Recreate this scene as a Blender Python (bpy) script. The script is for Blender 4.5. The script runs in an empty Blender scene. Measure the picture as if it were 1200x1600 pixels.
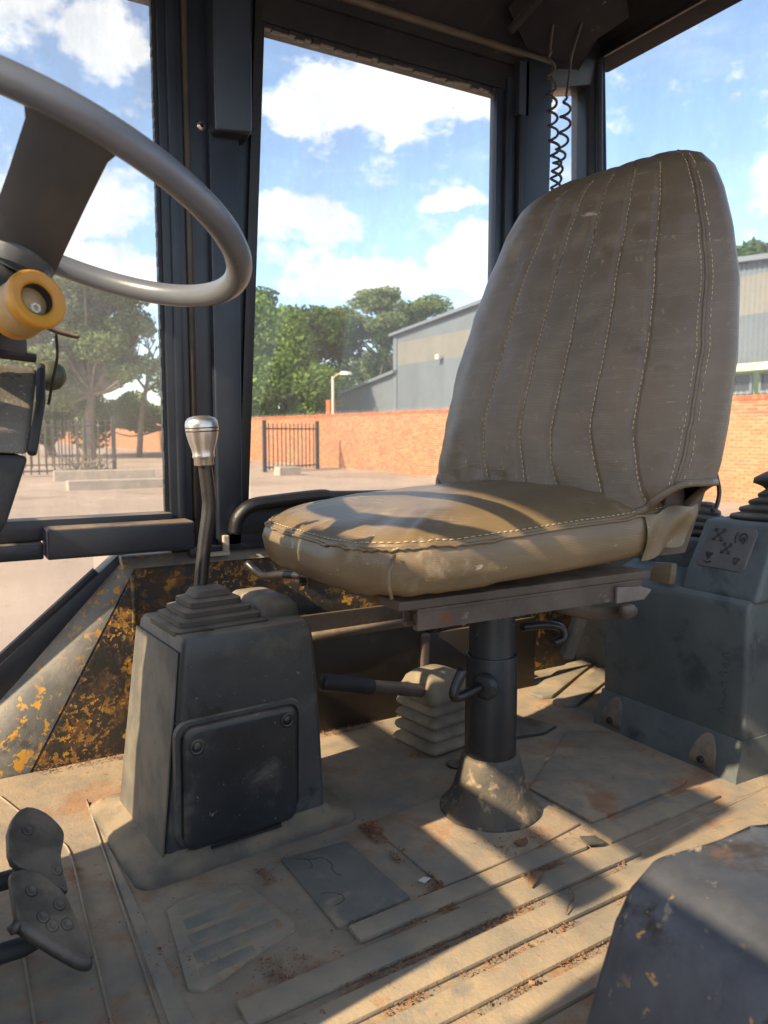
import bpy, bmesh, math, random
import numpy as np
from mathutils import Vector, Matrix, noise as mnoise
random.seed(7); rng = np.random.default_rng(7)
SC = bpy.context.scene; COL = SC.collection
R = math.radians; PI = math.pi

# ------------------------------------------------------------------ camera, world, sun, exposure
# axes of the place: x = towards the rear of the machine, y = towards its far side, z up; floor of the cab at z = 0
camd = bpy.data.cameras.new('camera'); cam = bpy.data.objects.new('camera', camd); COL.objects.link(cam)
cam.location = (0, 0, .75); cam.rotation_euler = (R(90 - 5.95), 0, R(-30))
camd.sensor_fit = 'VERTICAL'; camd.sensor_height = 36; camd.sensor_width = 27; camd.lens = 27
camd.clip_start = .05; camd.clip_end = 3000
camd.dof.use_dof = True; camd.dof.focus_distance = 1.45; camd.dof.aperture_fstop = 7
SC.camera = cam
SUN = Vector((-1, -.15, .73)).normalized()                # towards the sun
SC.view_settings.view_transform = 'Standard'; SC.view_settings.look = 'None'
SC.view_settings.exposure = 1.34; SC.view_settings.gamma = 1
SC.view_settings.use_curve_mapping = False
sl = bpy.data.lights.new('sun', 'SUN'); sl.energy = 3.9; sl.angle = R(.55); sl.color = (1, .80, .54)
so = bpy.data.objects.new('sun', sl); COL.objects.link(so); so.rotation_euler = (-SUN).to_track_quat('-Z', 'Y').to_euler()

class NB:
    """small node builder"""
    def __init__(s, tree): s.t = tree; s.n = tree.nodes; s.l = tree.links; s.n.clear()
    def new(s, typ, **kw):
        nd = s.n.new(typ)
        for k, v in kw.items(): setattr(nd, k, v)
        return nd
    def put(s, sock, v):
        if isinstance(v, bpy.types.NodeSocket): s.l.new(v, sock)
        elif v is not None:
            if isinstance(v, (tuple, list)) and len(v) == 3 and len(sock.default_value) == 4: v = (*v, 1)
            sock.default_value = v
    def math(s, op, a, b=None, c=None, clamp=False):
        nd = s.new('ShaderNodeMath', operation=op, use_clamp=clamp)
        s.put(nd.inputs[0], a)
        if b is not None: s.put(nd.inputs[1], b)
        if c is not None: s.put(nd.inputs[2], c)
        return nd.outputs[0]
    def vmath(s, op, a, b=None):
        nd = s.new('ShaderNodeVectorMath', operation=op); s.put(nd.inputs[0], a)
        if b is not None: s.put(nd.inputs[1], b)
        return nd.outputs['Value'] if op in ('DOT_PRODUCT', 'LENGTH', 'DISTANCE') else nd.outputs[0]
    def noise(s, vec, scale, detail=4, rough=.55, dist=0):
        nd = s.new('ShaderNodeTexNoise'); s.put(nd.inputs['Vector'], vec); nd.inputs['Scale'].default_value = scale
        nd.inputs['Detail'].default_value = detail; nd.inputs['Roughness'].default_value = rough; nd.inputs['Distortion'].default_value = dist
        return nd.outputs['Fac']
    def ramp(s, v, lo, hi, a=0., b=1.):
        nd = s.new('ShaderNodeMapRange', interpolation_type='SMOOTHSTEP'); s.put(nd.inputs[0], v)
        for i, q in enumerate((lo, hi, a, b)): s.put(nd.inputs[i + 1], q)
        return nd.outputs[0]
    def mix(s, fac, a, b):
        nd = s.new('ShaderNodeMix', data_type='RGBA'); s.put(nd.inputs[0], fac); s.put(nd.inputs[6], a); s.put(nd.inputs[7], b)
        return nd.outputs[2]
    def fmix(s, fac, a, b):
        nd = s.new('ShaderNodeMix', data_type='FLOAT'); s.put(nd.inputs[0], fac); s.put(nd.inputs[2], a); s.put(nd.inputs[3], b)
        return nd.outputs[0]
    def scaled(s, vec, sc):
        nd = s.new('ShaderNodeMapping'); s.put(nd.inputs[0], vec); nd.inputs['Scale'].default_value = sc
        return nd.outputs[0]

# sky: Nishita gradient with cumulus clouds; the clouds go on all round
W = bpy.data.worlds.new('World'); SC.world = W; W.use_nodes = True
b = NB(W.node_tree)
sky = b.new('ShaderNodeTexSky', sky_type='NISHITA'); sky.sun_disc = False
sky.sun_elevation = math.asin(SUN.z); sky.sun_rotation = math.atan2(SUN.x, SUN.y)
sky.altitude = 900; sky.air_density = 1.0; sky.dust_density = 1.2; sky.ozone_density = 1.5
gen = b.new('ShaderNodeTexCoord').outputs['Generated']
dirn = b.vmath('NORMALIZE', gen)
warp = b.new('ShaderNodeTexNoise'); b.put(warp.inputs['Vector'], dirn); warp.inputs['Scale'].default_value = 9; warp.inputs['Detail'].default_value = 5; warp.inputs['Roughness'].default_value = .6
wv = b.vmath('SUBTRACT', warp.outputs['Color'], (.5, .5, .5))
wvs = b.new('ShaderNodeVectorMath', operation='SCALE'); b.put(wvs.inputs[0], wv); wvs.inputs['Scale'].default_value = .10
dw = b.vmath('ADD', dirn, wvs.outputs[0])
def cloud_dir(az, el):      # az degrees from +y towards +x
    return Vector((math.sin(R(az)) * math.cos(R(el)), math.cos(R(az)) * math.cos(R(el)), math.sin(R(el))))
CLOUDS = [  # azimuth, elevation, half width, half height (degrees): the banks of cumulus above the yard
    (31.0, 22.8, 6.0, 3.6), (25.5, 22.0, 4.5, 2.2), (36.5, 22.5, 5, 2.0), (24.0, 14.5, 5.5, 2.6), (28, 10.8, 7, 2.2), (36, 11.8, 4.2, 3.2), (34.5, 16.0, 2.6, .9),
    (5, 27.5, 5, 6.5), (0, 30.5, 6, 7.0), (11, 24.0, 3, 3.2), (8.5, 15, 6.0, 3.0), (10.5, 10.5, 6, 3.2), (57.5, 15.5, 4, 3.2), (40.5, 22.0, 2.2, 2.4), (62, 12, 7, 4),
    (-14, 20, 8, 5), (75, 24, 8, 4), (-30, 34, 10, 5), (100, 18, 10, 5)]
dens = None
for az, el, hw, hh in CLOUDS:
    c = cloud_dir(az, el); r_ = Vector((math.cos(R(az)), -math.sin(R(az)), 0)); u_ = r_.cross(c)
    if u_.z < 0: u_ = -u_
    df = b.vmath('SUBTRACT', dw, tuple(c))
    a1 = b.math('MULTIPLY', b.vmath('DOT_PRODUCT', df, tuple(r_)), 1 / math.tan(R(hw * .9)))
    a2 = b.math('MULTIPLY', b.vmath('DOT_PRODUCT', df, tuple(u_)), 1 / math.tan(R(hh * .86)))
    d2 = b.math('ADD', b.math('MULTIPLY', a1, a1), b.math('MULTIPLY', a2, a2))
    v = b.math('SUBTRACT', 1, d2, clamp=True)
    dens = v if dens is None else b.math('MAXIMUM', dens, v)
fine = b.noise(b.scaled(dirn, (1, 1, 1.8)), 22, 6, .62)
broad = b.noise(b.scaled(dirn, (1, 1, 2.0)), 3.2, 5, .6)
# outside the listed banks the same kind of scattered cloud carries on
far_side = b.ramp(b.vmath('DOT_PRODUCT', dirn, tuple(cloud_dir(30, 15))), .72, .3)
scatter = b.math('MULTIPLY', b.ramp(broad, .5, .72), far_side)
dens = b.math('MAXIMUM', dens, scatter)
cl = b.ramp(b.math('ADD', dens, b.math('MULTIPLY', b.math('SUBTRACT', fine, .5), 2.1)), .02, .70)
wisp = b.math('MULTIPLY', b.ramp(b.noise(b.scaled(dirn, (1, 1, 3.5)), 6, 6, .65), .5, .85), .22)
cl = b.math('MAXIMUM', b.math('MULTIPLY', cl, .97), wisp)
shade = b.ramp(b.noise(dirn, 12, 4, .5), .35, .65)
ccol = b.mix(shade, (3.4, 3.45, 3.65, 1), (4.6, 4.55, 4.5, 1))
skyc = b.new('ShaderNodeMix', data_type='RGBA', blend_type='MULTIPLY'); skyc.inputs[0].default_value = 1
b.put(skyc.inputs[6], sky.outputs[0]); b.put(skyc.inputs[7], (1.02, .97, .92, 1))
bgc = b.mix(cl, skyc.outputs[2], ccol)
bg = b.new('ShaderNodeBackground'); b.put(bg.inputs[0], bgc); bg.inputs[1].default_value = .15
out = b.new('ShaderNodeOutputWorld'); b.l.new(bg.outputs[0], out.inputs[0])

# ------------------------------------------------------------------ materials
def pm(name, c1, c2=None, sc=6, rough=.6, rvar=.1, bump=.15, bsc=80, metal=0, layers=(), up=None, weave=None, rnd=0., island=0., spec=.5, coat=0):
    """procedural paint / rubber / vinyl: two tone noise, blotch layers (colour, scale, lo, hi, rough, stretch), dust settling on upward faces"""
    m = bpy.data.materials.new(name); m.use_nodes = True; b = NB(m.node_tree)
    co = b.new('ShaderNodeTexCoord').outputs['Object']
    big = b.noise(co, sc, 6, .6)
    col = b.mix(b.ramp(big, .32, .68), c1, c2 or c1)
    ro = b.math('ADD', rough - rvar / 2, b.math('MULTIPLY', b.noise(co, sc * 2.3, 5, .6), rvar))
    hgt = b.noise(co, bsc, 4, .6)
    for ly in layers:
        lc, ls, lo, hi = ly[:4]; lr = ly[4] if len(ly) > 4 else None; st = ly[5] if len(ly) > 5 else None
        v = b.scaled(co, st) if st else co
        f = b.ramp(b.noise(v, ls, 6, .62, .3), lo, hi)
        if len(ly) > 6: f = b.math('MULTIPLY', f, b.ramp(b.noise(co, ly[6], 4, .6), .44, .60))
        col = b.mix(f, col, lc)
        if lr is not None: ro = b.fmix(f, ro, lr)
        hgt = b.math('SUBTRACT', hgt, b.math('MULTIPLY', f, .5))
    if up:
        uc, amt = up
        nz = b.new('ShaderNodeSeparateXYZ'); b.l.new(b.new('ShaderNodeNewGeometry').outputs['Normal'], nz.inputs[0])
        f = b.math('MULTIPLY', b.ramp(nz.outputs[2], .15, .95), b.ramp(b.noise(co, 9, 6, .65), .3, .62, .25, 1))
        f = b.math('MULTIPLY', f, amt)
        col = b.mix(f, col, uc); ro = b.fmix(f, ro, .9)
    if weave:
        w = b.new('ShaderNodeTexWave', bands_direction='Z'); b.put(w.inputs['Vector'], co); w.inputs['Scale'].default_value = weave
        w.inputs['Distortion'].default_value = 1.2; w.inputs['Detail'].default_value = 2; w.inputs['Detail Scale'].default_value = 1.5
        w2 = b.new('ShaderNodeTexWave', bands_direction='Y'); b.put(w2.inputs['Vector'], co); w2.inputs['Scale'].default_value = weave * .8; w2.inputs['Distortion'].default_value = .8
        hgt = b.math('ADD', hgt, b.math('MULTIPLY', b.math('ADD', w.outputs['Fac'], b.math('MULTIPLY', w2.outputs['Fac'], .5)), .45))
        wf = b.math('MULTIPLY', b.ramp(w.outputs['Fac'], .86, 1.), b.ramp(b.noise(b.scaled(co, (1, 1, 6)), 14, 3), .5, .68))
        col = b.mix(b.math('MULTIPLY', wf, .6), col, (.30, .25, .18, 1))
    if rnd:
        oi = b.new('ShaderNodeObjectInfo').outputs['Random']; hs = b.new('ShaderNodeHueSaturation')
        b.put(hs.inputs['Value'], b.math('ADD', 1 - rnd, b.math('MULTIPLY', oi, 2 * rnd))); b.put(hs.inputs['Color'], col); col = hs.outputs[0]
    if island:
        oi = b.new('ShaderNodeNewGeometry').outputs['Random Per Island']; hs = b.new('ShaderNodeHueSaturation')
        b.put(hs.inputs['Value'], b.math('ADD', 1 - island, b.math('MULTIPLY', oi, 2 * island)))
        b.put(hs.inputs['Hue'], b.math('ADD', .5 - island * .05, b.math('MULTIPLY', oi, island * .1))); b.put(hs.inputs['Color'], col); col = hs.outputs[0]
    p = b.new('ShaderNodeBsdfPrincipled'); b.put(p.inputs['Base Color'], col); b.put(p.inputs['Roughness'], ro)
    p.inputs['Metallic'].default_value = metal; p.inputs['Specular IOR Level'].default_value = spec
    if coat: p.inputs['Coat Weight'].default_value = coat
    if bump:
        bp = b.new('ShaderNodeBump'); bp.inputs['Strength'].default_value = bump; bp.inputs['Distance'].default_value = .004
        b.put(bp.inputs['Height'], hgt); b.l.new(bp.outputs[0], p.inputs['Normal'])
    o = b.new('ShaderNodeOutputMaterial'); b.l.new(p.outputs[0], o.inputs[0])
    return m
def glass(name, dust, refl=1.0):
    m = bpy.data.materials.new(name); m.use_nodes = True; b = NB(m.node_tree)
    co = b.new('ShaderNodeTexCoord').outputs['Object']
    tr = b.new('ShaderNodeBsdfTransparent'); tr.inputs[0].default_value = (.95, .97, .97, 1)
    gl = b.new('ShaderNodeBsdfGlossy'); gl.inputs['Roughness'].default_value = .01
    df = b.new('ShaderNodeBsdfDiffuse'); df.inputs[0].default_value = (.62, .56, .48, 1)
    tl = b.new('ShaderNodeBsdfTranslucent'); tl.inputs[0].default_value = (.62, .56, .48, 1)
    ad = b.new('ShaderNodeMixShader'); ad.inputs[0].default_value = .5; b.l.new(df.outputs[0], ad.inputs[1]); b.l.new(tl.outputs[0], ad.inputs[2])
    ge = b.new('ShaderNodeNewGeometry'); cs = b.math('ABSOLUTE', b.vmath('DOT_PRODUCT', ge.outputs['Normal'], ge.outputs['Incoming']))
    frs = b.math('ADD', .022, b.math('MULTIPLY', .5, b.math('POWER', b.math('SUBTRACT', 1, cs, clamp=True), 5)))
    m1 = b.new('ShaderNodeMixShader'); b.put(m1.inputs[0], b.math('MULTIPLY', frs, refl)); b.l.new(tr.outputs[0], m1.inputs[1]); b.l.new(gl.outputs[0], m1.inputs[2])
    sm = b.ramp(b.noise(b.scaled(co, (1, 1, .45)), 7, 6, .7), .3, .75, .45, 1.25)
    sp = b.ramp(b.noise(co, 130, 2, .5), .70, .76, 0, .55)
    fac = b.math('MULTIPLY', b.math('ADD', sm, sp), dust, clamp=True)
    m2 = b.new('ShaderNodeMixShader'); b.put(m2.inputs[0], fac); b.l.new(m1.outputs[0], m2.inputs[1]); b.l.new(ad.outputs[0], m2.inputs[2])
    o = b.new('ShaderNodeOutputMaterial'); b.l.new(m2.outputs[0], o.inputs[0])
    return m
DUST = (.46, .33, .20, 1)
YEL = (.52, .26, .03, 1); RUST = (.16, .055, .018, 1)
M = {}
M['paint'] = pm('black cab paint', (.012, .016, .026), (.02, .026, .038), 5, .36, .2, .10, 60, layers=[((.10, .085, .07, 1), 90, .72, .77, .7)], up=(DUST, .45))
M['paint_dull'] = pm('dull black cab lining', (.016, .017, .022), (.026, .025, .028), 4, .8, .2, .2, 50, layers=[((.05, .036, .028, 1), 16, .60, .75, .8)], up=(DUST, .3), spec=.08)
M['rubber_strip'] = pm('brown rubber strip', (.05, .04, .032), (.085, .065, .048), 9, .6, .2, .2, 60)
M['seal'] = pm('black window seal', (.010, .010, .011), None, 8, .45, .2, .3, 120)
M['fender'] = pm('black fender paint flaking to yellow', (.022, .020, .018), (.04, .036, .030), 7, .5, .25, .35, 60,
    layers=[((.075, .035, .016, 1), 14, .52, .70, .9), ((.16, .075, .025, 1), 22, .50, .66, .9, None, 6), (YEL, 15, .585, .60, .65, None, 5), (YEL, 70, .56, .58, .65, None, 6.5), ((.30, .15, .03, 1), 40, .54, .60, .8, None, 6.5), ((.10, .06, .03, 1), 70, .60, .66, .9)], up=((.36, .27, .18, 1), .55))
M['fender_lit'] = pm('sunlit grey fender paint flaking to yellow', (.11, .11, .10), (.19, .18, .16), 9, .55, .25, .35, 60,  # raised grey tone paints the sunlight on the shoulder and top edge
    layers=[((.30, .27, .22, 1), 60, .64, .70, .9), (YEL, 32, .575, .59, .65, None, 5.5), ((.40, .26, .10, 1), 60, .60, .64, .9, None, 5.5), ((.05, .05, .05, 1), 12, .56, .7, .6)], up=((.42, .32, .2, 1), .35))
M['fender_near'] = pm('chipped dark fender paint', (.04, .045, .055), (.085, .09, .10), 7, .42, .2, .3, 60,
    layers=[((.03, .025, .022, 1), 10, .52, .64, .7), ((.09, .055, .04, 1), 13, .63, .74, .9), ((.24, .20, .15, 1), 40, .62, .68, .8), ((.55, .30, .06, 1), 24, .645, .66, .7, None, 7), ((.40, .24, .09, 1), 60, .655, .68, .8, None, 7)])
M['box'] = pm('dark side box paint', (.018, .014, .011), (.032, .022, .015), 5, .5, .2, .2, 50, layers=[((.22, .11, .045, 1), 6, .60, .8, .9), ((.3, .25, .2, 1), 120, .72, .76, .9)], up=(DUST, .2))
M['mat'] = pm('worn rubber floor mat under tan dust', (.15, .145, .125), (.35, .265, .17), 7, .85, .15, .35, 160,
    layers=[((.145, .155, .145, 1), 9, .56, .70, .8), ((.30, .17, .085, 1), 14, .60, .74, .95), ((.20, .085, .04, 1), 38, .645, .71, .95), ((.24, .115, .055, 1), 6.5, .52, .66, .95), ((.30, .15, .075, 1), 70, .60, .68, .95), ((.11, .115, .105, 1), 4, .60, .72, .75)], up=((.43, .32, .20, 1), .34))
M['mat_rib'] = pm('raised mat rubber under tan dust', (.19, .178, .148), (.37, .285, .18), 8, .82, .15, .3, 160,
    layers=[((.15, .16, .15, 1), 8, .55, .7, .8), ((.30, .16, .08, 1), 20, .60, .72, .95), ((.26, .13, .06, 1), 6, .60, .72, .95), ((.20, .085, .04, 1), 50, .66, .71, .95)], up=((.43, .325, .205, 1), .32))
M['mat_pad'] = pm('grey green rubber pad', (.095, .105, .092), (.165, .158, .128), 7, .8, .15, .3, 140,
    layers=[((.34, .24, .15, 1), 12, .55, .72, .95), ((.06, .06, .055, 1), 30, .70, .715, .8, (1, 1, 1))], up=((.40, .30, .2, 1), .14))
M['dirt'] = pm('red brown dirt crumbs', (.17, .075, .035), (.30, .15, .075), 40, .95, .05, .3, 300, island=.35)
M['console'] = pm('scuffed charcoal plastic', (.030, .033, .036), (.055, .059, .060), 5, .42, .2, .18, 220,
    layers=[((.13, .115, .09, 1), 9, .54, .76, .75), ((.009, .01, .011, 1), 7, .58, .70, .4), ((.32, .28, .21, 1), 26, .66, .74, .8, (1, 1, .25)), ((.25, .22, .17, 1), 90, .66, .72, .8)], up=((.40, .31, .21, 1), .75))
M['console_dust_lit'] = pm('sunlit dusty charcoal plastic', (.085, .08, .068), (.165, .145, .11), 12, .7, .1, .2, 200, layers=[((.10, .10, .09, 1), 20, .58, .72, .7)])  # real dust plus painted sunlight for the console's left side
M['rear_console'] = pm('scuffed blue grey plastic', (.075, .09, .09), (.115, .13, .126), 4.5, .5, .2, .2, 200,
    layers=[((.045, .054, .056, 1), 7, .52, .66, .55), ((.19, .18, .155, 1), 24, .66, .74, .8), ((.02, .02, .02, 1), 55, .70, .73, .6)], up=((.22, .24, .235, 1), .5))
M['door'] = pm('black plastic hatch', (.016, .018, .021), (.03, .032, .035), 6, .36, .2, .15, 200,
    layers=[((.12, .10, .075, 1), 11, .55, .76, .8), ((.35, .32, .26, 1), 34, .68, .72, .8, (.4, 1, 1)), ((.22, .2, .16, 1), 110, .66, .72, .8)], up=(DUST, .5))
M['boot'] = pm('dusty black rubber bellows', (.035, .032, .028), (.06, .052, .043), 10, .6, .15, .2, 150, up=((.33, .26, .18, 1), .6))
M['boot_tan'] = pm('rubber bellows caked in tan dust', (.16, .135, .10), (.29, .23, .155), 12, .85, .1, .3, 120)
M['vinyl'] = pm('olive brown vinyl', (.140, .098, .052), (.192, .136, .072), 4, .36, .14, .12, 260, weave=120,
    layers=[((.30, .24, .155, 1), 10, .58, .72, .5), ((.42, .35, .25, 1), 30, .67, .72, .6, (1, 1, 3)), ((.105, .08, .05, 1), 6, .58, .72, .4), ((.44, .37, .26, 1), 16, .69, .72, .6, (.4, 2, 1))])
M['vinyl_back'] = pm('grey brown vinyl', (.108, .080, .053), (.146, .109, .072), 4, .36, .14, .22, 260, weave=110,
    layers=[((.17, .13, .088, 1), 9, .56, .74, .45), ((.30, .24, .17, 1), 26, .66, .72, .6, (.5, .5, 3.5)), ((.22, .17, .11, 1), 60, .62, .70, .6), ((.075, .057, .039, 1), 6, .60, .78, .4), ((.30, .24, .17, 1), 18, .68, .72, .6, (2.5, 2.5, .35))])
M['thread'] = pm('tan thread', (.42, .31, .17), (.55, .43, .26), 30, .8, .1, 0)
M['steel_dusty'] = pm('dusty brown steel', (.06, .045, .036), (.11, .08, .06), 9, .6, .2, .25, 90, layers=[(RUST, 12, .6, .72, .9), ((.30, .23, .16, 1), 20, .62, .74, .9)], up=(DUST, .6))
M['post'] = pm('black seat post paint', (.018, .02, .022), (.032, .034, .036), 8, .42, .2, .15, 120, layers=[((.28, .26, .22, 1), 60, .69, .73, .8, (1, 1, .5)), ((.12, .10, .08, 1), 12, .62, .75, .8)])
M['cone'] = pm('dusty black rubber cone', (.055, .054, .049), (.115, .098, .07), 14, .8, .1, .4, 120, layers=[((.30, .22, .14, 1), 34, .54, .68, .95)], up=((.42, .31, .19, 1), .22))
M['recess'] = pm('dust filled bolt recess', (.13, .11, .085), (.24, .185, .125), 30, .85, .1, .3, 120)
M['rail_end'] = pm('sunlit dusty rail end', (.14, .115, .10), (.22, .18, .15), 20, .6, .1, .1)  # pale tone paints sunlight on the dusty end plate of the rail
M['flange'] = pm('console foot under trodden dust', (.075, .07, .058), (.19, .15, .10), 11, .85, .1, .35, 140, layers=[((.05, .052, .05, 1), 16, .56, .7, .7), ((.20, .09, .045, 1), 26, .60, .70, .95)], up=((.36, .27, .165, 1), .45))
M['mat_bar'] = pm('worn grey mat bars', (.15, .15, .128), (.26, .22, .16), 9, .8, .15, .3, 150, layers=[((.27, .15, .075, 1), 18, .56, .70, .95)], up=((.42, .32, .2, 1), .3))
M['knob'] = pm('worn aluminium knob', (.50, .48, .46), (.62, .60, .58), 14, .34, .12, .06, 200, metal=.9)
M['groove'] = pm('dark groove', (.02, .02, .02), None, 5, .5)
M['shaft'] = pm('dark steel shaft', (.035, .032, .032), (.06, .055, .052), 18, .34, .15, .08, 150, metal=.55)
M['wheel'] = pm('grey steering wheel plastic', (.10, .112, .132), (.13, .142, .16), 5, .34, .12, .05, 150, spec=.5, layers=[((.12, .12, .12, 1), 40, .70, .74, .5)])
M['wheel_dark'] = pm('dark grey wheel hub plastic', (.055, .062, .075), (.075, .082, .095), 5, .45, .15, .08, 150)
M['yellow'] = pm('worn yellow plastic', (.44, .20, .02), (.54, .27, .035), 12, .42, .15, .1, 120, layers=[((.34, .20, .08, 1), 20, .60, .75, .7)])
M['yellow_worn'] = pm('grimy yellow band', (.36, .25, .13), (.46, .31, .13), 16, .6, .15, .3, 160)
M['white'] = pm('off white plastic', (.62, .60, .55), None, 12, .5)
M['green_knob'] = pm('dull olive plastic', (.06, .065, .04), (.085, .09, .055), 9, .5)
M['cowl'] = pm('dusty speckled grey cowl', (.12, .105, .085), (.20, .175, .14), 9, .85, .1, .4, 240, layers=[((.36, .31, .25, 1), 130, .60, .68, .9), ((.05, .045, .04, 1), 60, .66, .72, .8)])
M['cowl_dark'] = pm('matt black and shaded cowl', (.018, .019, .02), (.03, .03, .03), 8, .65, .2, .2, 120)  # on the cowl body the near-black tone paints its unlit lower face
M['pedal'] = pm('worn dark pedal steel', (.06, .052, .046), (.13, .11, .09), 18, .45, .2, .2, 160, metal=.3, layers=[((.22, .16, .10, 1), 24, .56, .7, .8)], up=((.30, .24, .17, 1), .6))
M['cable'] = pm('black coiled cord', (.02, .018, .018), (.045, .035, .03), 10, .5, .1, 0)
M['decal'] = pm('worn brown grey sticker', (.115, .105, .095), (.15, .138, .125), 20, .6, .1, .05)
M['decal_mark'] = pm('dark sticker print', (.04, .042, .044), None, 20, .6, .1, 0)
M['ink'] = pm('faded ink', (.04, .046, .048), None, 20, .7, .1, 0)
M['leaf_dry'] = pm('dry brown leaf', (.16, .085, .045), (.26, .14, .07), 50, .8)
M['flake'] = pm('dark rubber flake', (.05, .048, .045), (.09, .08, .07), 40, .8)
M['chip'] = pm('pale paper scrap', (.6, .57, .5), None, 40, .8)
M['ground'] = pm('dry pinkish sandy ground', (.34, .245, .175), (.44, .33, .245), .22, .95, .05, .5, 14,
    layers=[((.25, .165, .11, 1), .5, .56, .72, .95), ((.50, .40, .31, 1), .8, .60, .75, .95), ((.2, .15, .11, 1), 6, .62, .72, .95)])
M['brick'] = pm('orange red brick', (.46, .175, .075), (.52, .215, .10), 9, .85, .1, .5, 60, rnd=.16, island=.2, layers=[((.30, .17, .12, 1), 1.6, .66, .74, .9)])
M['brick_cap'] = pm('red coping brick', (.42, .10, .04), (.50, .15, .06), 2.2, .8, .1, .4, 60, island=.16)
M['mortar'] = pm('pale mortar', (.55, .42, .30), (.62, .49, .37), 3, .9, .1, .3, 40)
M['fence_steel'] = pm('dark fence steel', (.035, .036, .04), (.06, .058, .058), 3, .6, .1, 0)
M['concrete'] = pm('dusty concrete', (.36, .30, .24), (.46, .39, .31), 2.5, .9, .1, .4, 30)
M['sheet'] = pm('blue grey corrugated sheet', (.135, .16, .19), (.155, .18, .21), .7, .5, .1, 0, rnd=.06)
M['sheet_clear'] = pm('yellowed translucent sheet', (.20, .195, .175), (.23, .22, .195), .6, .5, .1, 0)
M['trim'] = pm('grey roof trim', (.17, .195, .23), None, 1, .5, .1, 0)
M['cream'] = pm('cream painted beam', (.72, .66, .42), None, 1, .6, .1, 0)
M['win_dark'] = pm('dark window pane', (.05, .06, .07), None, 1, .15, .05, 0)
M['pale_post'] = pm('pale painted pole', (.62, .52, .38), None, 3, .6, .1, 0)
M['bark'] = pm('grey brown bark', (.16, .13, .10), (.25, .20, .155), 3, .9, .1, .5, 30)
def leafmat(name, c1, c2, tr=.35):
    m = bpy.data.materials.new(name); m.use_nodes = True; b = NB(m.node_tree)
    rd = b.new('ShaderNodeNewGeometry').outputs['Random Per Island']
    col = b.mix(rd, c1, c2)
    d = b.new('ShaderNodeBsdfDiffuse'); t = b.new('ShaderNodeBsdfTranslucent'); b.put(d.inputs[0], col); b.put(t.inputs[0], col)
    mx = b.new('ShaderNodeMixShader'); mx.inputs[0].default_value = tr; b.l.new(d.outputs[0], mx.inputs[1]); b.l.new(t.outputs[0], mx.inputs[2])
    o = b.new('ShaderNodeOutputMaterial'); b.l.new(mx.outputs[0], o.inputs[0]); return m
M['leaf_bright'] = leafmat('bright green leaves', (.11, .20, .035, 1), (.27, .38, .10, 1))
M['leaf_dark'] = leafmat('deep green leaves', (.055, .11, .03, 1), (.11, .19, .055, 1))
M['leaf_olive'] = leafmat('dusty olive leaves', (.15, .21, .08, 1), (.28, .34, .15, 1))
M['leaf_hill'] = leafmat('distant wood leaves', (.07, .12, .04, 1), (.13, .19, .07, 1))
M['glass_side'] = glass('clear side glass', .12)
M['glass_left'] = glass('dusty side glass', .19)
M['glass_rear'] = glass('rear glass', .09)

# ------------------------------------------------------------------ helpers
BASE = {}
def thing(name, label, cat, base, group=None):
    o = bpy.data.objects.new(name, None); COL.objects.link(o); o.location = base; o.empty_display_size = .05
    o['label'] = label; o['category'] = cat
    if group: o['group'] = group
    BASE[o] = Vector(base); return o
def part(name, geo, mat, parent=None, smooth=True, label=None, kind=None, auto=None):
    """links (verts, faces) given in world coordinates as ONE mesh object under its parent"""
    v, f = geo; base = BASE.get(parent, Vector((0, 0, 0)))
    me = bpy.data.meshes.new(name)
    v = np.asarray(v, float).reshape(-1, 3) - np.array(base)
    me.from_pydata(v.tolist(), [], [tuple(int(i) for i in q) for q in f]); me.update()
    bm = bmesh.new(); bm.from_mesh(me); bmesh.ops.recalc_face_normals(bm, faces=bm.faces); bm.to_mesh(me); bm.free()
    me.materials.append(M[mat] if isinstance(mat, str) else mat)
    o = bpy.data.objects.new(name, me); COL.objects.link(o)
    if parent is not None: o.parent = parent
    BASE[o] = base
    if smooth:
        me.polygons.foreach_set('use_smooth', [True] * len(me.polygons))
        if auto is not None: me.set_sharp_from_angle(angle=R(auto))
    if label: o['label'] = label
    if kind: o['kind'] = kind
    return o
def tag(o, label, cat, group=None):
    o['label'] = label; o['category'] = cat
    if group: o['group'] = group
    return o
def join(*gs):
    V, F, n = [], [], 0
    for v, f in gs:
        v = np.asarray(v, float).reshape(-1, 3); V.append(v); F += [tuple(i + n for i in q) for q in f]; n += len(v)
    return np.concatenate(V), F
def bmgeo(bm):
    bm.verts.index_update(); g = ([tuple(v.co) for v in bm.verts], [tuple(v.index for v in f.verts) for f in bm.faces]); bm.free(); return g
def hexa(p, bev=0, seg=2):
    """box from 8 corners: bottom ring of 4 then top ring of 4"""
    bm = bmesh.new(); vs = [bm.verts.new(q) for q in p]
    for f in ((3, 2, 1, 0), (4, 5, 6, 7), (0, 1, 5, 4), (1, 2, 6, 5), (2, 3, 7, 6), (3, 0, 4, 7)): bm.faces.new([vs[i] for i in f])
    if bev: bmesh.ops.bevel(bm, geom=bm.edges[:], offset=bev, segments=seg, profile=.6, affect='EDGES', clamp_overlap=True)
    return bmgeo(bm)
def box(x0, x1, y0, y1, z0, z1, bev=0, seg=2):
    return hexa([(x0, y0, z0), (x1, y0, z0), (x1, y1, z0), (x0, y1, z0), (x0, y0, z1), (x1, y0, z1), (x1, y1, z1), (x0, y1, z1)], bev, seg)
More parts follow.
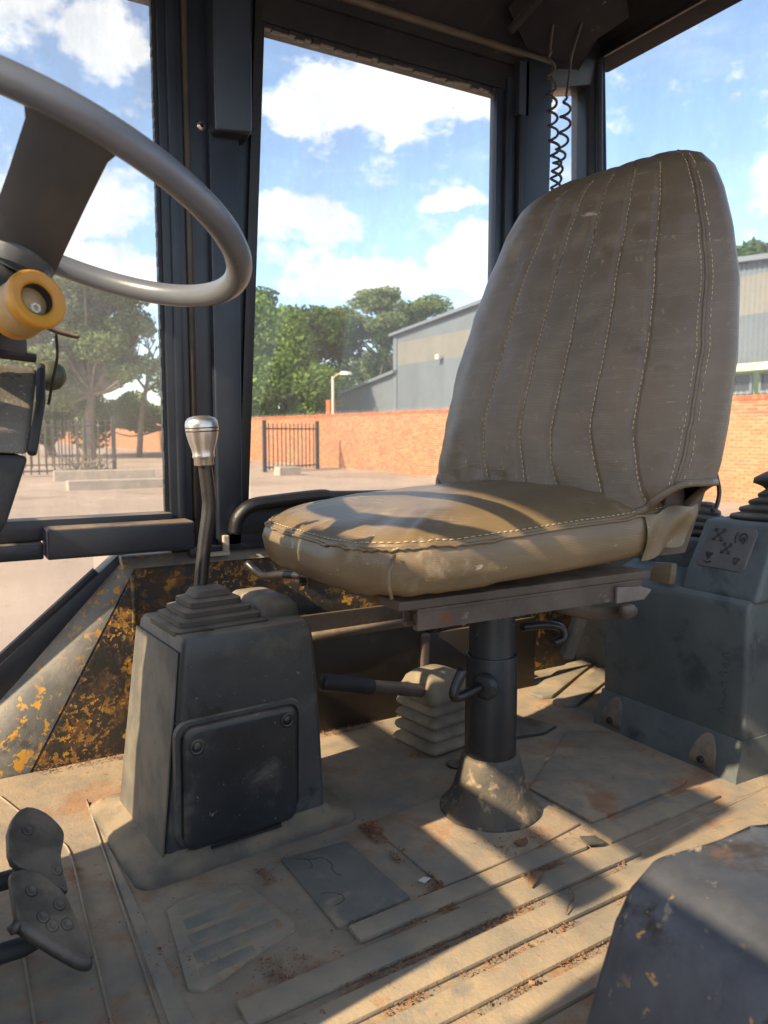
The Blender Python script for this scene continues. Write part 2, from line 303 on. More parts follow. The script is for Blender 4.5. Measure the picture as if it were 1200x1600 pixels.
def prism(poly, off, bev=0, seg=2):
    """extrude a planar polygon (3d points) by a vector"""
    bm = bmesh.new(); a = [bm.verts.new(q) for q in poly]; c = [bm.verts.new(Vector(q) + Vector(off)) for q in poly]; n = len(a)
    bm.faces.new(a[::-1]); bm.faces.new(c)
    for i in range(n): bm.faces.new((a[i], a[(i + 1) % n], c[(i + 1) % n], c[i]))
    if bev: bmesh.ops.bevel(bm, geom=bm.edges[:], offset=bev, segments=seg, profile=.6, affect='EDGES', clamp_overlap=True)
    return bmgeo(bm)
def rotz(g, ang, c):
    v = np.asarray(g[0], float).reshape(-1, 3).copy(); ca, sa = math.cos(ang), math.sin(ang); x, y = v[:, 0] - c[0], v[:, 1] - c[1]
    v[:, 0] = c[0] + ca * x - sa * y; v[:, 1] = c[1] + sa * x + ca * y; return v, g[1]
def smooth_path(pts, n=8):
    P = [np.array(p, float) for p in pts]; P = [2 * P[0] - P[1]] + P + [2 * P[-1] - P[-2]]; outp = []
    for i in range(1, len(P) - 2):
        for k in range(n):
            t = k / n; a, b_, c, d = P[i - 1:i + 3]
            outp.append(.5 * (2 * b_ + (c - a) * t + (2 * a - 5 * b_ + 4 * c - d) * t * t + (3 * b_ - a - 3 * c + d) * t ** 3))
    outp.append(P[-2]); return outp
def tube(path, r, seg=12, closed=False, flat=1.0):
    P = [Vector(p) for p in path]; n = len(P); rs = r if hasattr(r, '__len__') else [r] * n
    T = []
    for i in range(n):
        a = P[(i - 1) % n] if closed or i else P[i]; c = P[(i + 1) % n] if closed or i < n - 1 else P[i]
        T.append((c - a).normalized())
    up = Vector((0, 0, 1)) if abs(T[0].z) < .9 else Vector((1, 0, 0)); N = (up - T[0] * up.dot(T[0])).normalized()
    V, F = [], []
    for i in range(n):
        N = (N - T[i] * N.dot(T[i])).normalized(); B = T[i].cross(N)
        for k in range(seg):
            a = 2 * PI * k / seg; V.append(tuple(P[i] + N * math.cos(a) * rs[i] * flat + B * math.sin(a) * rs[i]))
    for i in range(n if closed else n - 1):
        j = (i + 1) % n
        for k in range(seg): F.append((i * seg + k, i * seg + (k + 1) % seg, j * seg + (k + 1) % seg, j * seg + k))
    if not closed: F.append(tuple(range(seg))[::-1]); F.append(tuple((n - 1) * seg + k for k in range(seg)))
    return V, F
def lathe(prof, o, axis=(0, 0, 1), seg=28, cap=True):
    """prof: (radius, distance along the axis)"""
    A = Vector(axis).normalized(); up = Vector((0, 0, 1)) if abs(A.z) < .9 else Vector((1, 0, 0)); N = (up - A * up.dot(A)).normalized(); B = A.cross(N); o = Vector(o)
    V, F = [], []
    for r, z in prof:
        for k in range(seg):
            a = 2 * PI * k / seg; V.append(tuple(o + A * z + (N * math.cos(a) + B * math.sin(a)) * r))
    for i in range(len(prof) - 1):
        for k in range(seg): F.append((i * seg + k, i * seg + (k + 1) % seg, (i + 1) * seg + (k + 1) % seg, (i + 1) * seg + k))
    if cap and prof[0][0] > 1e-6: F.append(tuple(range(seg))[::-1])
    if prof[-1][0] > 1e-6: F.append(tuple((len(prof) - 1) * seg + k for k in range(seg)))
    return V, F
def loft(rings, cap0=True, cap1=True):
    n = len(rings[0]); V = [tuple(p) for r_ in rings for p in r_]; F = []
    for i in range(len(rings) - 1):
        for k in range(n): F.append((i * n + k, i * n + (k + 1) % n, (i + 1) * n + (k + 1) % n, (i + 1) * n + k))
    if cap0: F.append(tuple(range(n))[::-1])
    if cap1: F.append(tuple((len(rings) - 1) * n + k for k in range(n)))
    return V, F
def rrect(cx, cy, hx, hy, z, r, per=6, ang=0.):
    """rounded rectangle ring"""
    P = []; r = min(r, hx * .99, hy * .99)
    for sx, sy, a0 in ((1, 1, 0), (-1, 1, 90), (-1, -1, 180), (1, -1, 270)):
        for k in range(per + 1):
            a = R(a0 + 90 * k / per); x, y = sx * (hx - r) + r * math.cos(a), sy * (hy - r) + r * math.sin(a)
            P.append((cx + math.cos(ang) * x - math.sin(ang) * y, cy + math.sin(ang) * x + math.cos(ang) * y, z))
    return P
def nz(x, y, z, s): return mnoise.noise((x * s, y * s, z * s))

# ------------------------------------------------------------------ ground and far setting
GZ = -.85
def grid(x0, x1, y0, y1, nx, ny, fn):
    xs, ys = np.linspace(x0, x1, nx), np.linspace(y0, y1, ny)
    V = [(x, y, fn(x, y)) for y in ys for x in xs]
    F = [(j * nx + i, j * nx + i + 1, (j + 1) * nx + i + 1, (j + 1) * nx + i) for j in range(ny - 1) for i in range(nx - 1)]
    return V, F
gnd = part('ground', grid(-900, 900, -900, 900, 7, 7, lambda x, y: GZ - .02), 'ground'); gnd['kind'] = 'structure'
yard = part('yard', grid(-25, 16, 3, 75, 110, 190, lambda x, y: GZ + .05 * nz(x, y, 0, .35) + .03 * nz(x, y, 3, 1.1)), 'ground'); yard['kind'] = 'structure'

# brick wall along x = 15.5
wall = thing('brick_wall', 'long orange red face brick boundary wall with soldier course coping', 'wall', (15.5, 30, GZ))
WX = 15.5; CH = .0765; BL = .232; NC = 30; Y0, Y1 = 6.5, 125.0; ZT = GZ + NC * CH
part('mortar_core', box(WX + .012, WX + .22, Y0, Y1, GZ - .3, ZT), 'mortar', wall, False)
bme = None; single = []; restg = []
for c in range(NC):
    z0 = GZ + c * CH
    y = Y0 + (BL / 2 if c % 2 else 0)
    while y < Y1 - BL:
        L = BL * (1 if random.random() > .1 else 1)
        yy, dx = y, random.uniform(-.004, .004)
        inview = (9.6 < y < 12.2)
        if inview and len(single) < 300: single.append((yy, z0, dx))
        else: restg.append((yy, z0, dx))
        y += BL
def brick_geo(x, y, z): return hexa([(x, y + .005, z + .007), (x + .1, y + .005, z + .007), (x + .1, y + BL - .005, z + .007), (x, y + BL - .005, z + .007),
    (x, y + .005, z + CH - .007), (x + .1, y + .005, z + CH - .007), (x + .1, y + BL - .005, z + CH - .007), (x, y + BL - .005, z + CH - .007)])
first = None
for (yy, z0, dx) in single:
    if first is None:
        first = part('brick', brick_geo(WX, 30, GZ), 'brick', wall, False); o = first
    else:
        o = first.copy(); COL.objects.link(o)
    o.location = (dx, yy - 30, z0 - GZ)
part('brickwork', join(*[brick_geo(WX + dx, yy, z0) for yy, z0, dx in restg]), 'brick', wall, False, kind='stuff')
part('coping', join(*[box(WX - .012 + random.uniform(-.003, .003), WX + .232, y + .004, y + .074, ZT + .008, ZT + .115) for y in np.arange(Y0, Y1, .078)]), 'brick_cap', wall, False, kind='stuff')
part('wall_spikes', join(*[tube([(WX + .1, y, ZT + .11), (WX + .1 + random.uniform(-.03, .03), y + random.uniform(-.03, .03), ZT + .24)], [.006, .002], 4) for y in np.arange(8, 45, .16)]), 'white', wall, False, kind='stuff')

# steel gates
def gate(label, A, B_, h, n, group, tall=0):
    t = thing('steel_gate', label, 'gate', (A[0], A[1], GZ), group)
    A, B_ = Vector((*A, 0)), Vector((*B_, 0)); d = (B_ - A)
    for e in (A, B_): part('post', box(e.x - .07, e.x + .07, e.y - .07, e.y + .07, GZ, GZ + h + .12, .01), 'fence_steel', t, False)
    for z in (.18, h - .22): part('rail', tube([A + Vector((0, 0, GZ + z)), B_ + Vector((0, 0, GZ + z))], .028, 4), 'fence_steel', t, False)
    f0 = None
    for k in range(1, n):
        q = A + d * (k / n)
        if f0 is None:
            f0 = part('bar', tube([(A.x, A.y, GZ + .06), (A.x, A.y, GZ + h)], .026, 6), 'fence_steel', t, False); o = f0
        else: o = f0.copy(); COL.objects.link(o)
        o.location = (q.x - A.x, q.y - A.y, 0)
    return t
gate('closed steel palisade gate standing before the brick wall right of the window post', (11.2, 28.9), (14.3, 30.6), 1.95, 13, 'steel palisade gates in the yard')
gate('steel bar gate at left of the yard behind the concrete beams', (-.6, 30.3), (5.75, 30.5), 2.05, 24, 'steel palisade gates in the yard')
gate('steel bar fence panel set back behind the left gate', (-2.6, 35.5), (5.6, 36.2), 2.1, 30, 'steel palisade gates in the yard')
# concrete beams and block
tag(part('concrete_block', box(10.9, 11.75, 26.6, 27.2, GZ - .05, GZ + .3, .02), 'concrete', None, False), 'low concrete block lying in front of the steel gate by the brick wall', 'block')
tag(part('concrete_beam', rotz(box(3.2, 6.4, 27.0, 27.6, GZ - .05, GZ + .32, .02), -.08, (4.8, 27)), 'concrete', None, False), 'long pale concrete beam nearest the left gate', 'beam', 'concrete beams in the yard')
tag(part('concrete_beam', rotz(box(3.0, 6.6, 22.4, 22.9, GZ - .05, GZ + .26, .02), -.02, (4.8, 22.5)), 'concrete', None, False), 'long concrete beam lying nearer than the other beam', 'beam', 'concrete beams in the yard')
br = []
for k in range(46):
    a = random.uniform(0, 2 * PI); r_ = random.uniform(.2, 1.1); p0 = Vector((4.55 + random.uniform(-.5, .5), 29.3 + random.uniform(-.3, .3), GZ + .05))
    p1 = p0 + Vector((math.cos(a) * r_ * .9, math.sin(a) * r_ * .5, random.uniform(.15, 1.0)))
    br.append(tube(smooth_path([p0, (p0 + p1) / 2 + Vector((random.uniform(-.15, .15), 0, random.uniform(0, .2))), p1], 3), [.035, .03, .026, .022, .016, .012, .008][:7], 5))
tag(part('brush_pile', join(*br), 'bark', None), 'heap of bare dead branches on the ground before the left gate', 'brush pile')

# shed beyond the wall (corrugated, gable facing the yard)
shed = thing('metal_shed', 'big blue grey corrugated shed with gable and lean-to behind the brick wall', 'shed', (24, 30, GZ))
SX = 24.0
def roofz(y):
    return 7.35 - abs(y - 28.6) * .078
def corr(y0, y1, zb, zt, x, pitch=.19, dep=.05):
    ys = np.arange(y0, y1 + 1e-6, pitch / 4); V, F = [], []
    pr_ = (0, 0, 1, 1)
    for i, y in enumerate(ys):
        xx = x - dep * pr_[i % 4]; V += [(xx, y, zb(y)), (xx, y, zt(y))]
    for i in range(len(ys) - 1): F.append((2 * i, 2 * i + 2, 2 * i + 3, 2 * i + 1))
    return V, F
ye = np.linspace(10.5, 40.0, 13)
for i in range(12):
    y0, y1 = ye[i], ye[i + 1]
    part('wall_sheet', corr(y0, y1, lambda y: GZ if y > 18.5 else 3.0, lambda y: 4.7, SX), 'sheet', shed, False)
    part('clear_sheet', corr(y0, y1, lambda y: 4.7, lambda y: min(6.02, roofz(y) - .2), SX + .004), 'sheet_clear', shed, False)
    part('gable_sheet', corr(y0, y1, lambda y: min(6.02, roofz(y) - .2), roofz, SX), 'sheet', shed, False)
for i in range(5):
    y0, y1 = 40 + i * 2.4, 42.4 + i * 2.4
    part('wall_sheet', corr(y0, y1, lambda y: GZ, lambda y: 4.2 - (y - 40) * .137, SX), 'sheet', shed, False)
part('roof', join(prism([(SX - .35, 10.2, roofz(10.2)), (SX - .35, 28.6, 7.35), (SX - .35, 40.4, roofz(40.4)), (SX - .35, 40.4, roofz(40.4) + .16), (SX - .35, 28.6, 7.53), (SX - .35, 10.2, roofz(10.2) + .16)], (22, 0, 0))), 'trim', shed, False)
part('lean_to_roof', prism([(SX - .35, 39.9, 4.25), (SX - .35, 52.6, 2.5), (SX - .35, 52.6, 2.68), (SX - .35, 39.9, 4.43)], (22, 0, 0)), 'trim', shed, False)
part('corner_trim', box(SX - .1, SX + .1, 39.9, 40.3, GZ, roofz(40)), 'trim', shed, False)
part('canopy_beam', box(SX - .6, SX - .25, 8, 18.5, 2.78, 3.02), 'cream', shed, False)
part('low_wall', box(SX - .02, SX + .1, 10.5, 18.5, GZ, 2.0), 'sheet', shed, False)
for k in range(4):
    y = 11.0 + k * 1.85
    w = part('window', join(box(SX - .08, SX + .02, y, y + 1.6, 2.05, 2.12), box(SX - .08, SX + .02, y, y + 1.6, 2.66, 2.74), box(SX - .08, SX + .02, y, y + .09, 2.12, 2.66), box(SX - .08, SX + .02, y + 1.51, y + 1.6, 2.12, 2.66), box(SX - .08, SX + .02, y + .72, y + .8, 2.12, 2.66)), 'trim', shed, False)
    part('pane', box(SX - .02, SX + .0, y + .09, y + 1.51, 2.12, 2.66), 'win_dark', w, False)
for y, z in ((35.16, 4.8), (17.36, 4.6)):
    part('flood_light', join(box(SX - .42, SX - .22, y - .16, y + .16, z - .13, z + .13, .02), box(SX - .22, SX - .03, y - .04, y + .04, z - .04, z + .04)), 'white', shed, False)
# lamp post behind the wall
lp = thing('lamp_post', 'pale yard lamp post with one side arm rising behind the brick wall', 'lamp post', (17.2, 34.9, GZ))
part('pole', tube([(17.2, 34.9, GZ), (17.2, 34.9, 3.5)], .07, 10), 'pale_post', lp)
part('arm', tube(smooth_path([(17.2, 34.9, 3.4), (17.15, 34.3, 3.55), (17.1, 33.6, 3.6)], 4), .045, 8), 'pale_post', lp)
part('lamp_head', hexa([(16.98, 32.9, 3.46), (17.26, 32.9, 3.46), (17.26, 33.7, 3.5), (16.98, 33.7, 3.5), (17.02, 32.95, 3.6), (17.22, 32.95, 3.6), (17.22, 33.7, 3.68), (17.02, 33.7, 3.68)], .02), 'white', lp)
part('meter_pillar', box(17.02, 17.4, 34.95, 35.35, GZ, 2.35, .02), 'brick_cap', lp, False)

# ------------------------------------------------------------------ trees
def leaves(C, S, n, size, flat=.6):
    """n leaf-sprig quads scattered in clumps (centres C, radii S)"""
    C = np.asarray(C, float); S = np.asarray(S, float); k = rng.choice(len(C), n, p=(S[:, 0] ** 2) / (S[:, 0] ** 2).sum())
    d = rng.normal(size=(n, 3)); d /= np.linalg.norm(d, axis=1)[:, None]; rr = rng.random(n) ** .38
    P = C[k] + d * rr[:, None] * S[k]
    u = rng.normal(size=(n, 3)); u[:, 2] *= flat; u /= np.linalg.norm(u, axis=1)[:, None]
    w = np.cross(u, rng.normal(size=(n, 3))); w /= np.linalg.norm(w, axis=1)[:, None]
    s = size * (.6 + .8 * rng.random(n))[:, None]
    V = np.stack([P - u * s, P + w * s * .55, P + u * s, P - w * s * .55], 1).reshape(-1, 3)
    F = np.arange(4 * n).reshape(n, 4); return V, F
def fastpart(name, V, F, mat, parent):
    me = bpy.data.meshes.new(name); V = V - np.array(BASE.get(parent, (0, 0, 0))); n = len(F)
    me.vertices.add(len(V)); me.vertices.foreach_set('co', V.ravel().astype(np.float32))
    me.loops.add(4 * n); me.loops.foreach_set('vertex_index', F.ravel().astype(np.int32))
    me.polygons.add(n); me.polygons.foreach_set('loop_start', np.arange(0, 4 * n, 4, dtype=np.int32))
    me.update(calc_edges=True); me.validate(); me.materials.append(M[mat])
    o = bpy.data.objects.new(name, me); COL.objects.link(o); o.parent = parent; BASE[o] = BASE.get(parent, Vector((0, 0, 0))); return o
def limbs(base, tips, r0, sag=.15):
    gs = []
    for tp in tips:
        b0 = Vector(base[0]) if isinstance(base, list) else Vector(base); tp = Vector(tp); mid = b0.lerp(tp, .5) + Vector((random.uniform(-.4, .4), random.uniform(-.4, .4), -sag * (tp - b0).length))
        pth = smooth_path([b0, mid, tp], 4); gs.append(tube(pth, [r0 * (1 - .85 * i / (len(pth) - 1)) for i in range(len(pth))], 6))
    return gs
def tree(name, label, base, trunk, clumps, n, size, mat, tr, group='trees beyond the yard', flat=.6):
    t = thing(name, label, 'tree', base, group)
    b0 = Vector(base); top = Vector(trunk)
    pth = smooth_path([b0, b0.lerp(top, .5) + Vector((random.uniform(-.3, .3), random.uniform(-.3, .3), 0)), top], 5)
    gs = [tube(pth, [tr * (1.25 - .65 * i / (len(pth) - 1)) for i in range(len(pth))], 8)]
    gs += limbs(top, [c[0] for c in clumps], tr * .5)
    part('trunk', join(*gs), 'bark', t)
    V, F = leaves([c[0] for c in clumps], [c[1] for c in clumps], n, size, flat); fastpart('crown', V, F, mat, t); return t
FR, FF = Vector((.866, -.5, 0)), Vector((.5, .866, 0))
def at(r, d, z): p = FR * r + FF * d; return (p.x, p.y, z)       # r to the right, d ahead of the doorway
def clumps(cs, k=5, spread=.8):
    outc = []
    for (r, d, z, s, f) in cs:
        for i in range(k):
            a = random.uniform(0, 2 * PI); q = random.uniform(0, spread) * s
            outc.append((at(r + q * math.cos(a), d + q * math.sin(a), z + random.uniform(-.55, .55) * s * f), (s * random.uniform(.42, .62),) * 2 + (s * f * random.uniform(.4, .6),)))
    return outc
# dense bright tree right of the window post
tree('leafy_tree', 'dense bright green leafy tree behind the wall beside the window post', at(-6.3, 48, GZ), at(-6, 48, 3.8),
     clumps([(-8.6, 48, 7.4, 2.7, .9), (-5.4, 47.5, 6.3, 2.6, .9), (-7.4, 47, 3.8, 2.5, .9), (-4.4, 47, 3.2, 2.3, .9), (-7.8, 46.5, 1.4, 2.1, .8), (-4.7, 46.5, 1.0, 2.0, .8), (-11, 48, 5, 2.9, 1)], 9), 52000, .14, 'leaf_bright', .28)
tree('leafy_tree', 'darker green tree standing taller behind the bright leafy tree', at(-7.6, 58, GZ), at(-7.6, 58, 5),
     clumps([(-9.6, 58, 9.8, 2.3, .7), (-7, 58, 7.6, 3.0, .9), (-3.9, 57.5, 8.2, 2.7, .8), (-4.1, 57, 4, 3.2, 1), (-10.4, 58, 4.6, 3.4, 1)], 8), 26000, .18, 'leaf_dark', .3)
# flat topped acacia with leaning stem
tree('acacia_tree', 'flat topped acacia with leaning trunk between the leafy tree and the shed', at(-.8, 60, GZ), at(3.0, 60, 5.3),
     clumps([(-.4, 60, 10.6, 2.5, .4), (2.6, 60, 10.0, 2.8, .4), (-3.3, 60, 9.3, 2.3, .45), (4.9, 60, 8.7, 1.9, .4), (5.9, 60, 7.3, 1.0, .5), (.5, 60, 8.4, 2.8, .45)], 9), 26000, .13, 'leaf_olive', .22, flat=.3)
tree('acacia_tree', 'brownish acacia thicket filling behind the lamp post', at(.6, 66, GZ), at(.6, 66, 3.4),
     clumps([(-1.5, 66, 5.6, 2.9, .8), (2, 66, 4.9, 2.9, .8), (4.2, 66, 3.4, 2.4, .8), (-.6, 66, 1.9, 3.2, .8), (3, 66, .8, 3.2, .7)], 7), 20000, .17, 'leaf_olive', .2)
cs = [((at(-1.2 + .20 * k + .0, 58, 2.6 + .66 * k)), (.38, .38, .5)) for k in range(8)] + [(at(.1, 58, 8.0), (1.0, 1.0, .9)), (at(-.15, 58, 8.6), (.7, .7, .6))]
tree('creeper_clad_tree', 'slender leaning stem wrapped in dark green creeper by the lamp post', at(-2.0, 58, GZ), at(.15, 58, 7.6), cs, 7000, .13, 'leaf_dark', .18)
tree('small_tree', 'dark treetop showing above the shed roof line', at(6.4, 62, GZ), at(6.4, 62, 6), clumps([(4.8, 62, 9.1, 1.2, .6), (7.2, 62, 9.4, 1.6, .6), (6, 62, 8, 1.8, .7)], 5), 3500, .2, 'leaf_dark', .2)
# left window: thin acacias
tree('acacia_tree', 'wide dusty acacia with dark forked trunk behind the left gate', at(-17.6, 46, GZ), at(-17.3, 46, 3.0),
     clumps([(-19.2, 46, 8.6, 2.8, .6), (-16.4, 46, 9.0, 2.6, .5), (-21.5, 46, 7.0, 2.8, .8), (-17.8, 46, 6.2, 2.6, .7), (-20, 45, 4.0, 2.4, .9), (-15.4, 46, 4.6, 1.7, .8), (-14.6, 46, 6.8, 1.6, .7)], 9), 60000, .13, 'leaf_olive', .34, flat=.4)
tree('leafy_tree', 'green bushy tree at the far left behind the steering column', at(-22.5, 52, GZ), at(-22.5, 52, 3.5),
     clumps([(-24.5, 52, 7.5, 3.4, .9), (-21.5, 51, 4.6, 2.8, 1), (-20.3, 50, 2.0, 2.6, .9), (-24, 50, 2.5, 3, 1)], 8), 26000, .16, 'leaf_dark', .3)
tree('shrub_tree', 'low dark bushes over the wall in the left window', at(-15.6, 55, GZ), at(-15.6, 55, 1),
     clumps([(-17.5, 55, 1.9, 2.0, .8), (-15, 55, 1.4, 1.8, .8), (-19.5, 54, 1.9, 1.8, .8), (-13.5, 55, 1.6, 1.8, .9)], 7), 20000, .15, 'leaf_olive', .16)
# bare branched tree
bt = thing('bare_tree', 'bare twiggy thorn tree beside the window post in the left window', 'tree', at(-15.9, 50, GZ), 'trees beyond the yard')
gs = [tube(smooth_path([at(-15.9, 50, GZ), at(-15.6, 50, 2.2), at(-15.2, 50, 4)], 4), [.2, .19, .18, .17, .16, .15, .15, .14, .13], 7)]
def grow(p, d, L, r, dep):
    q = p + d * L; m = p.lerp(q, .5) + Vector((random.uniform(-.1, .1), random.uniform(-.1, .1), random.uniform(-.1, .1))) * L
    gs.append(tube([p, m, q], [r, r * .8, r * .62], 5 if dep > 2 else 4))
    if dep > 0:
        for k in range(3 if dep > 1 else 3):
            nd = (d + Vector((random.uniform(-1, 1), random.uniform(-.7, .7), random.uniform(-.35, .75)))).normalized(); grow(m.lerp(q, random.uniform(.2, 1)), nd, L * random.uniform(.6, .8), r * .6, dep - 1)
for d in ((.3, -.2, .9), (-.5, .3, .8), (.8, -.5, .55), (.1, .2, 1), (1, -.6, .25)): grow(Vector(at(-15.3, 50, 3.4)), Vector(d).normalized(), 2.3, .10, 4)
part('branches', join(*gs), 'bark', bt)
# wooded hill far to the right
def hill(x, y):
    q = (Vector((x, y, 0)) - Vector((150, 105, 0))).length; return GZ - 1 + 36 * math.exp(-(q / 75) ** 2) + 3 * nz(x, y, 0, .04)
hl = part('hill', grid(40, 290, -20, 260, 50, 50, hill), pm('hill soil', (.05, .085, .03), (.08, .11, .04), .05, .9, .1, 0)); hl['kind'] = 'structure'
cc = []
for k in range(320):
    x, y = rng.normal(138, 30), rng.normal(98, 30); s = random.uniform(1.6, 3.2); cc.append(((x, y, hill(x, y) + s * .5), (s, s, s * .85)))
V, F = leaves([c[0] for c in cc], [c[1] for c in cc], 36000, .75)
o = fastpart('hill_trees', V, F, 'leaf_hill', None); o['kind'] = 'stuff'; o['label'] = 'green wooded hilltop seen past the seat above the shed'

# ------------------------------------------------------------------ the cab
cab = thing('tractor_cab', 'black steel cab of a digger with side and rear windows around the seat', 'vehicle cab', (.9, 1.2, 0))
YW = 1.85
def pedge(z): return .675 + (z - .71) * .054
# window post between the two side windows
part('window_post', join(hexa([(.47, 1.83, .42), (pedge(.42) - .03, 1.83, .42), (pedge(.42) - .03, 1.9, .42), (.47, 1.9, .42), (.47, 1.83, 1.96), (pedge(1.96) - .03, 1.83, 1.96), (pedge(1.96) - .03, 1.9, 1.96), (.47, 1.9, 1.96)], .004),
    hexa([(.487, 1.815, .47), (.507, 1.815, .47), (.507, 1.84, .47), (.487, 1.84, .47), (.487, 1.815, 1.96), (.507, 1.815, 1.96), (.507, 1.84, 1.96), (.487, 1.84, 1.96)], .004)), 'paint', cab, auto=40)
part('post_strip', tube([(.530, 1.824, .47), (.530, 1.824, 1.96)], .0075, 10), 'rubber_strip', cab)
part('post_channel', hexa([(.577, 1.806, .47), (.640, 1.806, .47), (.640, 1.835, .47), (.577, 1.835, .47), (.577, 1.806, 1.45), (.650, 1.806, 1.45), (.650, 1.835, 1.45), (.577, 1.835, 1.45)], .006, 3), 'paint', cab, auto=40)
part('post_cover', hexa([(.580, 1.768, 1.43), (.668, 1.768, 1.44), (.668, 1.833, 1.43), (.580, 1.833, 1.43), (.580, 1.768, 1.96), (.676, 1.768, 1.96), (.676, 1.833, 1.96), (.580, 1.833, 1.96)], .008, 3), 'paint', cab, auto=40)
part('post_flange', join(*[hexa([(pedge(.5) - o_ - w_, y0, .5), (pedge(.5) - o_, y0, .5), (pedge(.5) - o_, 1.88, .5), (pedge(.5) - o_ - w_, 1.88, .5), (pedge(1.96) - o_ - w_, y0, 1.96), (pedge(1.96) - o_, y0, 1.96), (pedge(1.96) - o_, 1.88, 1.96), (pedge(1.96) - o_ - w_, 1.88, 1.96)], .003) for o_, w_, y0 in ((.012, .02, 1.818), (0, .0115, 1.835))]), 'seal', cab, auto=40)
sealv = [( .4715, 1.842, .55)]
part('window_seal', join(*[box(.461 + random.uniform(-.0013, .001), .4695, 1.842, 1.858, z, z + .0108, 0) for z in np.arange(.55, 1.95, .011)]), 'seal', cab, False)
w_ = part('screw_washer', lathe([(.004, .004), (.0045, .0035), (.011, .003), (.012, .0)], (.566, 1.829, 1.457), (0, -1, 0), 16), 'knob', cab)
part('screw_head', lathe([(.0045, .0045), (.0001, .005)], (.566, 1.829, 1.457), (0, -1, 0), 10), 'groove', w_)
# header above the side windows, stepped and sloping to the roof
part('header', join(box(-.65, 1.64, 1.832, 1.848, 1.728, 1.80, .003), box(-.65, 1.64, 1.856, 1.92, 1.735, 1.80, .003), prism([(-.65, 1.90, 1.795), (-.65, 1.822, 1.795), (-.65, 1.80, 1.83), (-.65, 1.69, 1.905), (-.65, 1.66, 1.96), (-.65, 1.90, 1.96)], (2.36, 0, 0), .004)), 'paint_dull', cab, auto=40)
part('header_rib', tube([(-.6, 1.806, 1.823), (1.6, 1.806, 1.823)], .011, 10), 'rubber_strip', cab)
part('header_rib', tube([(-.6, 1.69, 1.908), (1.62, 1.69, 1.908)], .013, 10), 'paint_dull', cab)
part('header_seal', join(*[box(x, x + .021, 1.842 + random.uniform(-.002, .002), 1.858, 1.716 + random.uniform(-.004, .004), 1.731, .001) for x in np.arange(.73, 1.44, .0215)]), 'seal', cab, False)
# corner post right of the window
part('window_frame', join(hexa([(1.432, 1.836, .5), (1.458, 1.836, .5), (1.458, 1.87, .5), (1.432, 1.87, .5), (1.434, 1.836, 1.74), (1.462, 1.836, 1.74), (1.462, 1.87, 1.74), (1.434, 1.87, 1.74)], .003),
    hexa([(1.457, 1.822, .5), (1.488, 1.822, .5), (1.488, 1.87, .5), (1.457, 1.87, .5), (1.461, 1.822, 1.76), (1.493, 1.822, 1.76), (1.493, 1.87, 1.76), (1.461, 1.87, 1.76)], .004)), 'paint', cab, auto=40)
part('corner_post', join(hexa([(1.494, 1.80, .3), (1.60, 1.80, .3), (1.60, 1.90, .3), (1.494, 1.90, .3), (1.499, 1.80, 1.96), (1.615, 1.80, 1.96), (1.615, 1.90, 1.96), (1.499, 1.90, 1.96)], .012, 3),
    box(1.485, 1.52, 1.80, 1.90, 1.655, 1.80)), 'paint', cab, auto=40)
# rear pillar, rear header, roof, gusset
part('rear_pillar', join(hexa([(1.78, 1.775, .4), (1.84, 1.73, .4), (1.86, 1.83, .4), (1.78, 1.86, .4), (1.755, 1.815, 1.96), (1.80, 1.785, 1.96), (1.83, 1.88, 1.96), (1.755, 1.89, 1.96)], .010, 3),
    tube([(1.80, 1.752, .5), (1.785, 1.795, 1.9)], .012, 10)), 'paint', cab, auto=40)
part('rear_header', join(box(1.78, 1.886, .3, 1.86, 1.872, 1.97, .012), prism([(1.785, .3, 1.90), (1.70, .3, 1.955), (1.785, .3, 1.965)], (0, 1.55, 0), .004)), 'paint_dull', cab, auto=40)
part('rear_seal', box(1.772, 1.782, .3, 1.80, 1.862, 1.873, .002), 'seal', cab, False)
part('quarter_header', hexa([(1.60, 1.82, 1.755), (1.79, 1.80, 1.80), (1.79, 1.9, 1.80), (1.60, 1.9, 1.755), (1.60, 1.80, 1.96), (1.79, 1.78, 1.96), (1.79, 1.9, 1.96), (1.60, 1.9, 1.96)], .006), 'paint', cab, auto=40)
part('roof', box(-.72, 1.98, .40, 1.98, 1.955, 2.03, .015), 'paint_dull', cab, auto=40)
part('gusset_plate', join(prism([(1.36, 1.70, 1.86), (1.40, 1.60, 1.93), (1.58, 1.52, 1.945), (1.70, 1.60, 1.88), (1.60, 1.74, 1.80), (1.46, 1.74, 1.80)], (.006, .006, .012), .003), tube([(1.345, 1.672, 1.79), (1.41, 1.60, 1.88)], .011, 10)), 'paint_dull', cab, auto=40)
for p_ in ((1.55, 1.58, 1.93), (1.60, 1.60, 1.90), (1.615, 1.66, 1.86)): part('bolt', lathe([(.009, 0), (.009, .006), (.0001, .007)], p_, (-.4, -.6, -.7), 6), 'steel_dusty', cab)
